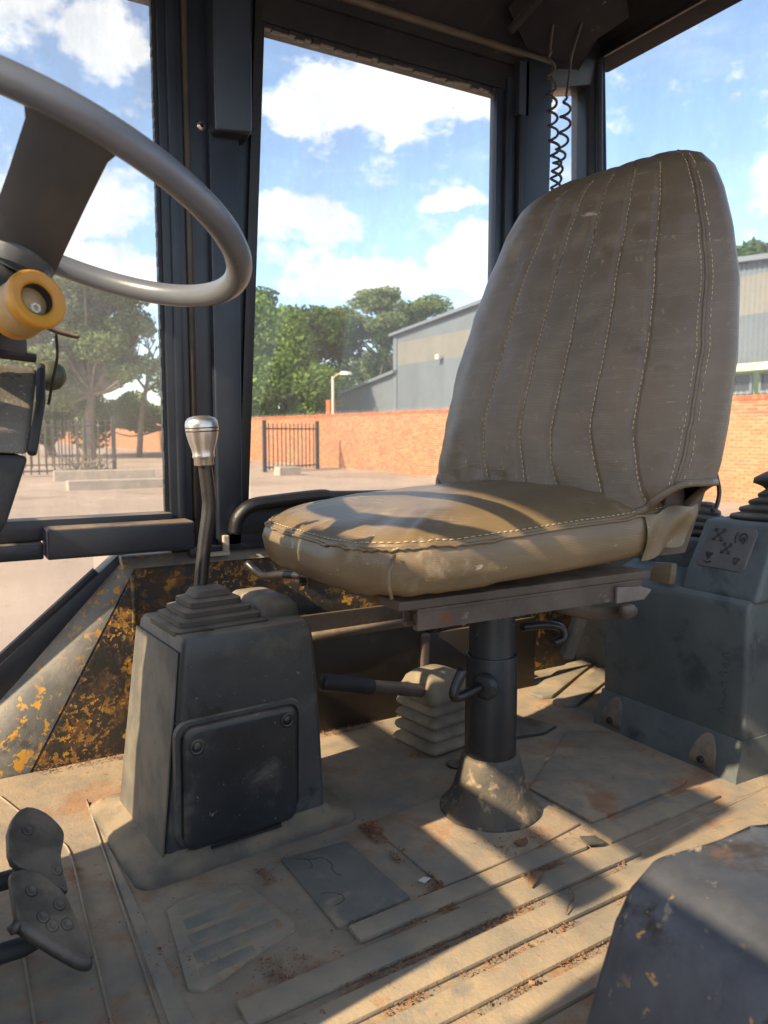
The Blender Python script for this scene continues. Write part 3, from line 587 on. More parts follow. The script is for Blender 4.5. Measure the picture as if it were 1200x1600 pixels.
# sills
part('sill_bar', box(.186, .505, 1.752, 1.835, .478, .545, .007, 3), 'paint', cab, auto=40)
part('sill_bar', box(-.65, .184, 1.785, 1.835, .476, .512, .005), 'paint', cab, auto=40)
part('sill_frame', join(box(-.65, .47, 1.81, 1.87, .513, .56, .004), box(.506, .60, 1.80, 1.87, .45, .475, .004), box(.60, 1.50, 1.806, 1.875, .462, .518, .006)), 'paint', cab, auto=40)
part('grab_bar', tube(smooth_path([(.612, 1.79, .505), (.622, 1.785, .545), (.655, 1.78, .572), (.72, 1.78, .580), (.84, 1.78, .588), (.90, 1.785, .582), (1.2, 1.80, .575)], 8), .020, 14, flat=.8), 'seal', cab)
part('grab_bar_web', prism([(.606, 1.80, .50), (.622, 1.80, .545), (.655, 1.80, .570), (.72, 1.80, .578), (.90, 1.80, .582), (1.3, 1.80, .570), (1.3, 1.80, .50)], (0, .006, 0), .002), 'seal', cab, auto=40)
part('corner_clip', join(box(.585, .60, 1.79, 1.805, .455, .50, .003), box(.54, .60, 1.785, 1.80, .452, .462, .003)), 'concrete', cab, False)
# lower door frame and inner fender with its slanted shoulder
part('diagonal_frame', join(prism([(.36, 1.86, .47), (-.24, 1.86, -.05), (-.14, 1.86, -.05), (.40, 1.86, .43)], (0, .06, 0), .006), tube([(.30, 1.856, .43), (-.24, 1.856, -.03)], .010, 8)), 'paint', cab, auto=40)
part('lower_glass', box(-.6, .30, 1.885, 1.889, -.05, .476), 'glass_side', cab, False)
cA, cB, cC, cD = Vector((.352, 1.878, .436)), Vector((-.10, 1.878, -.02)), Vector((.377, 1.812, .434)), Vector((.128, 1.812, -.02))
V, F = [], []
for i in range(25):
    t = i / 24
    for k in range(13):
        q = k / 12; p = cD.lerp(cC, t).lerp(cB.lerp(cA, t), q); p = p + Vector((-.25, -.45, .3)) * (.035 * math.sin(PI * q) ** .8) * (1 - .3 * t); V.append(tuple(p))
for i in range(24):
    for k in range(12): F.append((i * 13 + k, i * 13 + k + 1, (i + 1) * 13 + k + 1, (i + 1) * 13 + k))
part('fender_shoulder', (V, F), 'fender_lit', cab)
part('inner_fender', prism([(.128, 1.812, -.02), (.377, 1.812, .434), (.395, 1.812, .442), (1.78, 1.812, .45), (1.78, 1.812, -.02)], (0, .06, 0), .010, 3), 'fender', cab, auto=40)
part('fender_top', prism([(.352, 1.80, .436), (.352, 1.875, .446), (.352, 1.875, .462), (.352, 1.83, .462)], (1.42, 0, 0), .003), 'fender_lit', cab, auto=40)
part('weld_bead', tube([(.372, 1.811, .42), (.374, 1.808, .34), (.372, 1.808, .27)], .006, 8), 'fender', cab)
part('side_box', join(box(.60, 1.092, 1.69, 1.702, -.01, .303, .004), box(1.112, 1.50, 1.70, 1.712, -.01, .207, .004), box(1.080, 1.092, 1.702, 1.806, -.01, .30, .003), box(.60, 1.50, 1.75, 1.806, -.01, .05)), 'box', cab, auto=40)
part('box_corner', box(1.088, 1.116, 1.68, 1.70, -.01, .213, .008, 3), 'steel_dusty', cab, auto=40)
part('box_rod', tube([(.60, 1.679, .25), (1.06, 1.679, .253)], .012, 10), 'steel_dusty', cab)
part('rear_bulkhead', box(1.80, 1.86, .3, 1.86, -.05, .50, .01), 'rear_console', cab, auto=40)
part('floor_plate', box(-.60, 1.86, .30, 1.88, -.06, -.012), 'steel_dusty', cab, False)
# near wheel fender at the doorway
g_ = prism([(.43, .502, -.02), (.545, .502, .275), (.565, .502, .305), (.60, .502, .325), (.72, .502, .337), (1.50, .502, .335), (1.50, .502, -.02)], (0, -.8, 0), .050, 8)
v_ = np.asarray(g_[0], float).reshape(-1, 3); v_[:, 1] -= np.maximum(0, v_[:, 0] - .64) * .34
part('near_fender', (v_, g_[1]), 'fender_near', cab, auto=50)
# front of the cab (behind the viewer's left): unseen pillars and bulkhead, header slope and bar shaped for their shadows
part('front_pillar', box(-.70, -.62, 1.80, 1.90, -.05, 1.96, .01), 'paint', cab, auto=40)
part('front_pillar', box(-.70, -.62, .42, .50, -.05, 1.96, .01), 'paint', cab, auto=40)
part('front_header', hexa([(-.70, .42, 1.70), (-.62, .42, 1.70), (-.62, 1.9, 1.86), (-.70, 1.9, 1.86), (-.70, .42, 1.96), (-.62, .42, 1.96), (-.62, 1.9, 1.96), (-.70, 1.9, 1.96)], .006), 'paint', cab, auto=40)  # lower edge slanted to shape the shadow line on the cushion
part('front_bulkhead', box(-.70, -.62, .42, 1.90, -.05, .10, .008), 'paint', cab, auto=40)
part('shadow_bar', box(-.69, -.64, .60, 1.88, 1.105, 1.16, .006), 'paint', cab, auto=40)  # unseen bar placed to cast the dark strip on the floor
part('sun_block_box', box(-.69, -.65, .62, .98, 1.25, 1.46, .012), 'paint', cab, auto=40)  # unseen box added to keep sun off the rear floor pad
# unseen door leaf added at the near front pillar to shade the near fender
part('door_sun_block', join(box(-.70, -.66, -.55, .40, -.10, 1.22, .008), box(-.70, -.66, -.55, -.49, 1.22, 1.90, .006), box(-.70, -.66, .34, .40, 1.22, 1.90, .006), box(-.70, -.66, -.55, .40, 1.86, 1.92, .006)), 'paint', cab, auto=40)
# panes
part('window_pane', box(-.62, .466, YW, YW + .004, .55, 1.74), 'glass_left', cab, False)
part('window_pane', box(.68, 1.436, YW + .001, YW + .005, .515, 1.73), 'glass_side', cab, False)
part('quarter_pane', box(1.61, 1.765, YW + .001, YW + .005, .5, 1.80), 'glass_side', cab, False)
part('rear_pane', hexa([(1.905, .3, .45), (1.909, .3, .45), (1.909, 1.86, .45), (1.905, 1.86, .45), (1.889, .3, 1.93), (1.893, .3, 1.93), (1.893, 1.87, 1.93), (1.889, 1.87, 1.93)]), 'glass_rear', cab, False)

# ------------------------------------------------------------------ floor mat
fm = thing('floor_mat', 'dusty moulded rubber floor mat with raised ribs under the seat', 'floor mat', (.9, 1.1, 0))
part('mat_sheet', grid(-.5, 1.8, .3, 1.81, 150, 100, lambda x, y: -.003 + .003 * nz(x, y, 0, 5) + .004 * max(0, nz(x, y, 7, 2.3))), 'mat', fm)
def slab(pts, h, bev=.004, z=-.004):
    return prism([(x, y, z) for x, y in pts], (0, 0, h), bev, 2)
def rib(x0, x1, ya, yb, h=.010, tilt=.045):
    return slab([(x0, ya + tilt * (x0 - .7)), (x1, ya + tilt * (x1 - .7)), (x1, yb + tilt * (x1 - .7)), (x0, yb + tilt * (x0 - .7))], h, .005)
for x0, x1, ya, yb in ((.50, .98, .945, .985), (.30, 1.05, .880, .928), (.26, 1.35, .815, .862), (.24, 1.45, .752, .797), (.24, 1.5, .69, .735), (1.03, 1.36, .935, .985)):
    part('rib', rib(x0, x1, ya, yb), 'mat_rib', fm, auto=40)
part('patch_pad', slab([(.482, 1.20), (.612, 1.197), (.622, .992), (.485, .982)], .008), 'mat_pad', fm, auto=40)
ck = []
for pp in ([(.505, 1.185), (.53, 1.17), (.548, 1.165), (.552, 1.14), (.545, 1.12), (.551, 1.10)], [(.50, 1.07), (.515, 1.065), (.528, 1.05), (.522, 1.035), (.505, 1.03)], [(.52, 1.18), (.523, 1.155), (.515, 1.145)]):
    ck.append(tube([(x + random.uniform(-.002, .002), y, .0040) for x, y, _ in smooth_path([(x, y, 0) for x, y in pp], 5)], .0006, 4))
part('pad_crack', join(*ck), 'groove', fm, kind='stuff')
part('foot_pad', prism([(x, y, -.004) for x, y, _ in [(.272, 1.155, 0), (.30, 1.17, 0), (.385, 1.172, 0), (.405, 1.16, 0), (.436, 1.03, 0), (.43, 1.01, 0), (.27, .955, 0), (.252, .968, 0)]], (0, 0, .007), .004, 2), 'mat_rib', fm, auto=40)
for i, (ya, yb, x0, x1) in enumerate(((1.128, 1.158, .288, .392), (1.088, 1.117, .286, .405), (1.048, 1.077, .283, .412), (1.008, 1.036, .278, .416), (.974, .998, .275, .36))):
    part('pad_bar', slab([(x0, ya), (x1, ya + .012), (x1, yb + .012), (x0, yb)], .0085, .004), 'mat_bar', fm, auto=40)
part('seat_plate', slab([(.676, 1.235), (.905, 1.262), (1.03, 1.26), (1.03, 1.03), (.90, 1.006), (.686, .992)], .006), 'mat', fm, auto=40)
part('rear_pad', slab([(1.04, 1.19), (1.335, 1.385), (1.42, 1.33), (1.365, 1.05), (1.335, 1.037), (1.055, 1.022)], .008, .006), 'mat', fm, auto=40)
for pts in ([(1.43, 1.65), (1.44, 1.60), (1.47, 1.59), (1.79, 1.755), (1.79, 1.805), (1.72, 1.80)], [(1.44, 1.56), (1.45, 1.515), (1.48, 1.505), (1.79, 1.65), (1.79, 1.72)]):
    part('rear_strip', slab(pts, .012, .006), 'mat_bar', fm, auto=40)
part('left_seam', join(*[tube(smooth_path(pp, 6), .0022, 6) for pp in ([(.07, 1.72, -.001), (.14, 1.50, -.001), (.165, 1.42, -.001), (.160, 1.2, -.001), (.150, .9, -.001)], [(.224, 1.60, 0), (.218, 1.345, 0), (.206, .85, 0)], [(.068, 1.18, 0), (.067, .9, 0)])]), 'mat_rib', fm)
part('side_step', slab([(.225, 1.62), (.235, 1.24), (.245, .88), (1.5, .95), (1.5, .945), (.245, .87), (.215, .87)], .003, .001), 'mat_rib', fm, auto=40)
part('mat_grommet', lathe([(.021, 0), (.021, .005), (.014, .006), (.010, .001)], (.978, 1.367, -.002), (0, 0, 1), 20), 'boot', fm)

# ------------------------------------------------------------------ seat
seat = thing('operator_seat', 'worn olive brown vinyl operator seat with stitched backrest on a black pedestal', 'seat', (.92, 1.17, 0))
def cush_ring(s, z, n=128, pinch=0.):
    P = []
    for k in range(n):
        a = 2 * PI * k / n; c, s_ = math.cos(a), math.sin(a); e = 2 / 5.2
        x = .352 * abs(c) ** e * (1 if c > 0 else -1); y = .264 * abs(s_) ** e * (1 if s_ > 0 else -1)
        y *= 1 - .05 * max(0, -x / .305) * 0 + .0
        if x < 0: x -= .012 * (1 - (y / .258) ** 2)
        px, py = 0.870 + x * s, 1.172 + y * s
        zz = z + (px - .54) * .055
        rim = max(0, (s - .55) / .45)
        wob = .004 * nz(px, py, z, 14) + .003 * nz(px, py, z, 38) * rim
        pk = .0022 * math.sin(a * 64) * math.exp(-((z - .585) / .012) ** 2)
        cr = .0035 * nz(a * 5.5, 1.7, s * 1.2, 1.6) * max(0, 1 - abs(s - .86) / .22) if z > .58 else .003 * nz(a * 7, .3, z * 20, 1.3)
        dip = -.008 * math.exp(-((px - .60) / .12) ** 2) * max(0, 1 - s) if z > .6 else 0
        P.append((px + c * (wob + cr * .6), py + s_ * (wob + cr * .6), zz + wob * .8 + pk + cr + dip))
    return P
prof = [(.70, .505), (.86, .503), (.945, .507), (.985, .519), (1.0, .538), (1.004, .556), (.996, .570), (.984, .576), (.988, .581), (.984, .585), (.965, .587), (.945, .592), (.90, .599), (.84, .606), (.76, .613), (.66, .619), (.54, .624), (.40, .6275), (.25, .629), (.12, .630), (.02, .630)]
cu = part('cushion', loft([cush_ring(s, z) for s, z in prof]), 'vinyl', seat)
def dashes(path, L, gap, r, off=None, every=1.0):
    """stitches laid along a path of (point, normal)"""
    gs = []; acc = 0; P = [Vector(p) for p, n in path]; N = [Vector(n).normalized() for p, n in path]
    tot = [0]
    for i in range(1, len(P)): tot.append(tot[-1] + (P[i] - P[i - 1]).length)
    def ev(d):
        i = min(max(int(np.searchsorted(tot, d)) - 1, 0), len(P) - 2); t = (d - tot[i]) / max(1e-9, tot[i + 1] - tot[i]); return P[i].lerp(P[i + 1], t) + N[i].lerp(N[i + 1], t) * (off or .0012)
    d = 0
    while d + L < tot[-1]:
        if random.random() < every: gs.append(tube([ev(d), ev(d + L / 2) + N[0] * .0004, ev(d + L)], r, 5))
        d += L + gap
    return join(*gs)
ring = cush_ring(.972, .586); cpt = Vector((.878, 1.172, .60))
path = [(Vector(p), (Vector(p) - cpt).normalized() + Vector((0, 0, 1.2))) for p in ring + ring[:1]]
part('cushion_stitching', dashes(path, .007, .005, .0009, .002), 'thread', cu, kind='stuff')
part('cushion_piping', tube(cush_ring(.990, .579, 160), .0030, 6, True), 'vinyl', cu)
part('corner_seam', tube([(.556, .932, .575), (.538, .918, .555), (.536, .915, .535), (.545, .922, .515)], .0028, 6), 'vinyl', cu)
part('front_seam', tube([(.540, 1.30, .574), (.525, 1.30, .556), (.526, 1.30, .53), (.54, 1.30, .512)], .0024, 6), 'vinyl', cu)
flap = []
for i in range(13):
    t = i / 12
    for k in range(9):
        q = k / 8; xx = 1.04 + .135 * t - .03 * q * t
        flap.append((xx, .9105 - .006 * math.sin(PI * q) - .008 * t * math.sin(5 * q + 1) - .004 * math.sin(11 * t + 4 * q), .610 + .014 * t - .004 * math.sin(9 * t) - (.082 - .012 * t) * q))
part('cover_flap', (flap, [(i * 9 + k, i * 9 + k + 1, (i + 1) * 9 + k + 1, (i + 1) * 9 + k) for i in range(12) for k in range(8)]), 'vinyl', cu)
# backrest
LAT = Vector((.1373, -.9905, 0)); NF = Vector((-.9905, -.1373, 0)); B0 = Vector((1.0672, 1.1667, .614)); UPV = Vector((.1385, 0, .6616))
WV = [(0, .330), (.06, .334), (.2, .335), (.4, .330), (.6, .309), (.75, .279), (.86, .249), (.93, .223), (.97, .196), (.99, .165), (1, .135)]
def wv(v): return float(np.interp(v, [q[0] for q in WV], [q[1] for q in WV]))
SEAMS = (-.42, -.11, .12, .38, .62)
def sm_(s, v): return s + .016 * nz(s * 5, v * 2.2, 3, 1.4) + .15 * max(0, 1 - v / .22) ** 1.3 + .05 * max(0, (v - .7) / .3)
def dep(v): return .0749 * (1 - .25 * v) * (1 - max(0, (v - .88) / .12) ** 2.2 * .82)
def fside(l, v, front=True):
    w = wv(v); D = dep(v); e = (max(0, 1 - abs(l) ** 4.5)) ** .45
    d = D * e
    if front:
        d += .022 * (1 - l * l) * math.sin(PI * min(1, .12 + v * .9)) + .012 * math.exp(-((v - .22) / .2) ** 2) * (1 - l * l)
        for s in SEAMS: d -= .0075 * math.exp(-((l - sm_(s, v)) / .018) ** 2) * min(1, (1.02 - v) / .1)
        for s in (-.72, -.27, .0, .25, .5, .75): d += .003 * math.exp(-((l - sm_(s, v)) / .09) ** 2)
        fold = max(0, 1 - v / .2)
        d += fold * (.022 * nz(l * 3.2, v * 1.6, 1, 1.6) + .008 * math.sin(l * 15 + v * 26) * fold)
        d += .0045 * nz(l, v * 2, 4, 3.5) + .0022 * nz(l * 1.2 + v * .8, v * 5, 8, 5) + .003 * max(0, abs(l) - .5) * nz(l, v * 9, 2, 3)
    t_ = min(1, max(0, (abs(l) - .70) / .26)); t_ = t_ * t_ * (3 - 2 * t_)
    c = B0 + UPV * (v + (.085 if l > 0 else .06) * t_ * max(0, 1 - v / .32)) + LAT * (w * l)
    # the cover sags a little on the cushion
    return c + (NF * d if front else -NF * d * .9)
ls = np.concatenate([np.linspace(-1, -.9, 12, endpoint=False), np.linspace(-.9, .9, 130, endpoint=False), np.linspace(.9, 1, 13)])
vs = np.concatenate([np.linspace(0, .2, 26, endpoint=False), np.linspace(.2, .85, 36, endpoint=False), np.linspace(.85, 1, 26)])
rings = [[fside(l, v) for l in ls] + [fside(l, v, False) for l in np.linspace(.995, -.995, 26)] for v in vs]
bk = part('backrest', loft(rings), 'vinyl_back', seat)
for s in SEAMS:
    pth = [(fside(sm_(s, v), v), NF) for v in np.linspace(.015, .965, 90)]
    part('stitch_line', dashes(pth, .0065, .0035, .0011, .0008, .93), 'thread', bk, kind='stuff')
for s, e in ((.875, .9), (.925, .85)):
    pth = [(fside(s, v), NF + LAT * .5) for v in np.linspace(.01, .97, 90)]
    part('stitch_line', dashes(pth, .006, .004, .0009, .0008, e), 'thread', bk, kind='stuff')
part('edge_piping', tube([fside(.90, v) + NF * .001 for v in np.linspace(.0, .985, 60)], .0032, 6), 'vinyl_back', bk)
part('hem', tube([fside(l, .0) - Vector((0, 0, .004)) for l in np.linspace(.66, .998, 20)] + [fside(l, 0, False) - Vector((0, 0, .004)) for l in np.linspace(.995, .5, 10)], .0045, 8, flat=1.6), 'vinyl_back', bk)
part('hem', tube([fside(l, .012) - Vector((0, 0, .006)) for l in np.linspace(-.998, -.72, 14)], .007, 8, flat=1.5), 'vinyl_back', bk)
part('back_bracket', prism([(1.128, .925, .70), (1.10, .925, .585), (1.085, .925, .53), (1.17, .925, .53), (1.245, .925, .70)], (0, .022, 0), .004), 'steel_dusty', seat, auto=40)
part('bracket_hook', tube(smooth_path([(1.236, .918, .672), (1.243, .915, .64), (1.236, .915, .612), (1.225, .915, .606)], 5), .004, 8), 'shaft', seat)
part('back_bracket', prism([(1.07, 1.44, .70), (1.03, 1.44, .52), (1.10, 1.44, .52), (1.16, 1.44, .70)], (0, .022, 0), .004), 'steel_dusty', seat, auto=40)
def chan(y, x0, x1, z0, z1, w=.045):
    t = .005; g = [box(x0, x1, y - w / 2, y + w / 2, z1 - t, z1, .001), box(x0, x1, y - w / 2, y - w / 2 + t, z0, z1 - t), box(x0, x1, y + w / 2 - t, y + w / 2, z0, z1 - t), box(x0, x1, y - w / 2 + t, y - w / 2 + .014, z0, z0 + t), box(x0, x1, y + w / 2 - .014, y + w / 2 - t, z0, z0 + t), box(x0 + .012, x1, y - .012, y + .012, z0 + .008, z1 - .012)]
    return join(*g)
part('slide_rail', chan(.985, .615, 1.10, .449, .482), 'steel_dusty', seat, False)
part('slide_rail', chan(1.355, .60, 1.10, .449, .482), 'steel_dusty', seat, False)
part('seat_pan', join(box(.58, 1.12, .96, 1.38, .483, .497, .003), box(.66, 1.04, 1.0, 1.34, .448, .470, .004)), 'steel_dusty', seat, False)
part('rail_bracket', prism([(1.03, .955, .446), (1.03, .955, .476), (1.09, .955, .472), (1.12, .955, .462), (1.10, .955, .446)], (0, .006, 0), .002), 'rail_end', seat, False)
part('adjuster_handle', tube(smooth_path([(.56, 1.558, .470), (.57, 1.53, .455), (.575, 1.49, .452), (.59, 1.42, .465), (.62, 1.345, .468)], 6), .0085, 10), 'shaft', seat)
part('strap_handle', join(hexa([(1.215, 1.285, .225), (1.245, 1.275, .225), (1.25, 1.295, .238), (1.22, 1.305, .238), (1.265, 1.275, .37), (1.295, 1.265, .37), (1.30, 1.285, .375), (1.27, 1.295, .375)], .006, 3), tube([(1.285, 1.28, .37), (1.1, 1.25, .42)], .012, 8)), 'steel_dusty', seat)
part('release_bar', tube(smooth_path([(.98, 1.05, .43), (1.05, 1.03, .41), (1.10, .99, .418), (1.06, .965, .425)], 5), .013, 8), 'steel_dusty', seat)
part('hook', tube(smooth_path([(1.02, 1.20, .35), (1.07, 1.185, .352), (1.10, 1.17, .345), (1.105, 1.165, .325), (1.08, 1.17, .315)], 5), .009, 8), 'shaft', seat)
ped = part('pedestal', lathe([(.051, .09), (.051, .313), (.050, .317), (.0475, .317), (.0455, .312), (.0445, .316), (.0445, .452)], (.92, 1.17, 0)), 'post', seat, auto=35)
gco = lathe([(.102, -.004), (.100, .006), (.091, .016), (.078, .036), (.069, .066), (.062, .095), (.058, .110), (.0515, .116)], (.92, 1.168, 0), (0, 0, 1), 64)
vco = np.asarray(gco[0], float)
for q in vco:
    k_ = 1 + .03 * nz(q[0], q[1], q[2] * .4, 24) + .012 * nz(q[0], q[1], q[2], 70); q[0] = .92 + (q[0] - .92) * k_; q[1] = 1.168 + (q[1] - 1.168) * k_
part('pedestal_cone', (vco, gco[1]), 'cone', seat)
part('clamp_handle', tube(smooth_path([(.875, 1.14, .268), (.82, 1.128, .262), (.800, 1.126, .264), (.803, 1.128, .280), (.822, 1.13, .312)], 5), .0095, 10), 'shaft', seat)
part('clamp_collar', lathe([(.026, 0), (.026, .006), (.014, .012)], (.881, 1.135, .268), (-.8, -.35, 0), 16), 'post', seat)

# ------------------------------------------------------------------ gear console and lever
YAW = R(4.7); CO = (.456, 1.262)
gc = thing('gear_console', 'tall scuffed charcoal plastic console box with a screwed hatch, left of the seat', 'console', (.456, 1.40, 0))
def cl(p): x, y, z = p; return (CO[0] + math.cos(YAW) * x - math.sin(YAW) * y, CO[1] + math.sin(YAW) * x + math.cos(YAW) * y, z)
def cring(x0, x1, y0, y1, z, r): return [cl(p) for p in rrect((x0 + x1) / 2, (y0 + y1) / 2, (x1 - x0) / 2, (y1 - y0) / 2, z, r, 6)]
body = part('console_body', loft([cring(-.160, .155, .0, .275, .012, .018), cring(-.158, .153, .001, .27, .05, .016), cring(-.150, .148, -.002, .262, .12, .015), cring(-.140, .140, -.005, .25, .24, .015), cring(-.130, .128, -.009, .232, .36, .014), cring(-.126, .121, -.010, .222, .398, .014), cring(-.121, .115, -.006, .216, .407, .012), cring(-.112, .106, .004, .206, .408, .010)], False), 'console', gc, auto=50)
part('console_flange', loft([cring(-.212, .222, -.020, .335, -.004, .03), cring(-.210, .220, -.018, .333, .008, .03), cring(-.20, .205, -.012, .325, .016, .03), cring(-.166, .170, -.006, .285, .026, .02), cring(-.155, .155, 0, .27, .040, .018)], False, False), 'flange', gc, auto=50)
part('lit_side_sheet', prism([cl(p) for p in ((-.1605, .010, .03), (-.1605, .262, .03), (-.1285, .222, .385), (-.1285, .0, .385))], Vector(cl((-.0035, 0, 0))) - Vector(cl((0, 0, 0))), .0015), 'console_dust_lit', gc, auto=40)  # thin sheet whose paler colour carries the sunlight on this side
part('hump', loft([[cl(p) for p in rrect(.085, .13, .045, .085, z, .02, 5)] if s == 1 else [cl(p) for p in rrect(.085, .13, .045 * s, .085 * s, z, .016, 5)] for z, s in ((.40, 1), (.424, .93), (.436, .74), (.441, .45), (.442, .1))], False), 'console', gc, auto=50)
part('slot', prism([cl(p) for p in ((-.108, .03, .4085), (-.060, .015, .4085), (-.056, .075, .4085), (-.108, .09, .4085))], (0, 0, .002)), 'groove', gc, False)
def xzr(x0, x1, z0, z1, r, y, lean):   # rounded outline on the front face (which leans)
    return [cl((p[0], y - (p[1] - .05) * lean, p[1])) for p in rrect((x0 + x1) / 2, (z0 + z1) / 2, (x1 - x0) / 2, (z1 - z0) / 2, 0, r, 6)]
LN = .028
part('hatch_rim', loft([xzr(-.145, .098, .040, .268, .026, .002, LN), xzr(-.143, .096, .042, .266, .026, -.006, LN), xzr(-.136, .089, .048, .260, .024, -.007, LN), xzr(-.134, .087, .050, .258, .022, -.001, LN)], False, False), 'console', gc, auto=40)
dr = part('hatch', loft([xzr(-.132, .085, .036, .256, .020, .0, LN), xzr(-.131, .084, .037, .255, .020, -.009, LN), xzr(-.127, .080, .041, .251, .018, -.0125, LN), xzr(-.12, .073, .048, .244, .016, -.0135, LN)], False), 'door', gc, auto=40)
for x, z in ((-.108, .222), (.062, .232)):
    p0 = cl((x, -.0135 - (z - .05) * LN, z))
    sc_ = part('screw_well', lathe([(.0135, 0), (.0135, .002), (.0095, .0025), (.0085, -.001), (.0085, .0005), (.0001, .0015)], p0, (math.sin(YAW), -math.cos(YAW), 0), 18), 'door', dr)
for x, y in ((-.182, .012), (-.185, .305)):
    part('flange_screw', lathe([(.016, -.002), (.016, .004), (.009, .0085), (.0001, .009)], (*cl((x, y, 0))[:2], .010), (0, 0, 1), 14), 'steel_dusty', gc)
part('hatch_gap', prism([cl(p) for p in ((-.085, -.0135, .031), (.05, -.0135, .031), (.05, -.0135, .037), (-.085, -.0135, .0345))], Vector((0, .004, 0))), 'groove', gc, False)

gl = thing('gear_lever', 'bent dark gear lever with a silver knob in a stepped rubber boot on the console', 'gear lever', (.40, 1.37, .408))
bc = (-.036, .098)
tiers = [(.088, .074, .402), (.088, .074, .411), (.074, .063, .415), (.077, .065, .416), (.076, .064, .424), (.061, .052, .428), (.064, .054, .429), (.063, .053, .437), (.047, .041, .441), (.050, .043, .442), (.049, .042, .451), (.033, .029, .456), (.036, .031, .457), (.030, .026, .467), (.018, .016, .471)]
part('boot', loft([[cl(p) for p in rrect(bc[0] + .0 * (z - .407) / .09, bc[1] + .0, hx, hy, z, .012, 4)] for hx, hy, z in tiers], False), 'boot', gl, auto=35)
sh = smooth_path([(.404, 1.376, .46), (.412, 1.378, .53), (.424, 1.380, .605), (.424, 1.380, .640), (.418, 1.380, .70)], 6)
part('shaft', tube(sh, .0128, 14), 'shaft', gl)
kb = part('knob', lathe([(.0165, -.002), (.0178, .0), (.0178, .011), (.0195, .0125), (.0205, .015), (.0195, .018), (.021, .028), (.0255, .042), (.0288, .056), (.0297, .063), (.0297, .073), (.0285, .079), (.024, .0845), (.014, .088), (.0001, .0888)], (.4175, 1.380, .691), (-.04, 0, 1), 32), 'knob', gl)
for z in (.0605, .0665): part('knob_ring', lathe([(.0290, z - .0012), (.0302, z - .0008), (.0302, z + .0008), (.0290, z + .0012)], (.4175, 1.380, .691), (-.04, 0, 1), 32), 'groove', kb)

# ------------------------------------------------------------------ parking brake
pb = thing('brake_lever', 'hand brake lever with worn dark grip in a tan dusty bellows behind the seat post', 'hand brake', (1.02, 1.48, 0))
part('lever_rod', tube(smooth_path([(1.0, 1.48, .13), (.92, 1.455, .158), (.80, 1.45, .188), (.70, 1.45, .214)], 4), .0155, 12), 'steel_dusty', pb)
part('grip', tube(smooth_path([(.806, 1.45, .187), (.80, 1.45, .1885), (.74, 1.45, .204), (.69, 1.45, .2165), (.679, 1.45, .219)], 4), [.0165, .0165, .017, .0185, .0185, .0195, .0185, .019, .0195, .0195, .019, .0195, .0195, .0195, .018, .0165, .014], 14), 'cable', pb)
fold = []
for k in range(4):
    z = .030 * k
    for q, dz in ((.076, .001), (.091, .006), (.094, .013), (.091, .020), (.077, .027)): fold.append(rrect(1.025 + random.uniform(-.002, .002), 1.50, q - .002 * k, (q - .002 * k) * .82, z + dz, .014, 4, R(8)))
fold += [rrect(1.022, 1.497, .086, .069, .122, .014, 4, R(8)), rrect(1.018, 1.493, .083, .066, .138, .014, 4, R(8)), rrect(1.005, 1.487, .062, .050, .172, .012, 4, R(8)), rrect(.985, 1.48, .036, .030, .190, .012, 4, R(8))]
part('bellows', loft(fold), 'boot_tan', pb)
part('bellows_base', slab([(1.0, 1.58), (1.30, 1.50), (1.33, 1.42), (1.27, 1.40), (.98, 1.46)], .010, .004), 'boot', pb, auto=40)

# ------------------------------------------------------------------ rear control console
rc = thing('rear_console', 'scuffed blue grey plastic control console right of the seat with a symbol sticker', 'console', (1.6, 1.15, 0))
part('console_body', prism([(1.466, 0, .045), (1.462, 0, .37), (1.470, 0, .392), (1.56, 0, .405), (1.80, 0, .405), (1.80, 0, -.005), (1.466, 0, -.005)], (0, .40, 0), .008, 3) if False else
    prism([(1.470, .995, -.005), (1.464, .995, .372), (1.472, .995, .390), (1.56, .995, .42), (1.80, .995, .42), (1.80, .995, -.005)], (0, .405, 0), .010, 3), 'rear_console', rc, auto=40)
part('upper_block', hexa([(1.474, .985, .385), (1.80, .985, .385), (1.80, 1.185, .385), (1.474, 1.185, .385), (1.545, .990, .553), (1.80, .990, .556), (1.80, 1.172, .556), (1.545, 1.172, .549)], .014, 4), 'rear_console', rc, auto=45)
part('foot_flange', loft([[(1.437, .985, -.004), (1.80, .985, -.004), (1.80, 1.40, -.004), (1.437, 1.40, -.004)], [(1.440, .987, .012), (1.80, .987, .012), (1.80, 1.40, .012), (1.440, 1.40, .012)], [(1.466, .993, .085), (1.80, .993, .085), (1.80, 1.40, .085), (1.466, 1.40, .085)]]), 'rear_console', rc, auto=30)
for y in (1.345, 1.075):
    rw = part('bolt_recess', loft([[(1.4385 + .024 * t - .006 * math.sin(PI * min(1, t)) , y + wdt * math.cos(a) , .002 + .075 * t + .0) for a in np.linspace(0, PI, 9)] + [(1.446 + .024 * t, y + wdt * math.cos(a) * .9, .002 + .085 * t) for a in np.linspace(PI, 0, 9)] for t, wdt in ((0, .034), (.3, .034), (.6, .028), (.85, .018), (1, .006))]), 'recess', rc)
    part('bolt_hole', lathe([(.0085, 0), (.0085, .003), (.0001, .003)], (1.4375, y, .022), (-.95, 0, .3), 12), 'groove', rw)
def upt(y, s, o=.0): # point on the sloping face of the upper block: s 0..1 from bottom to top
    return Vector((1.474 + .071 * s, y, .385 + .164 * s)) + Vector((-.92, 0, .40)) * o
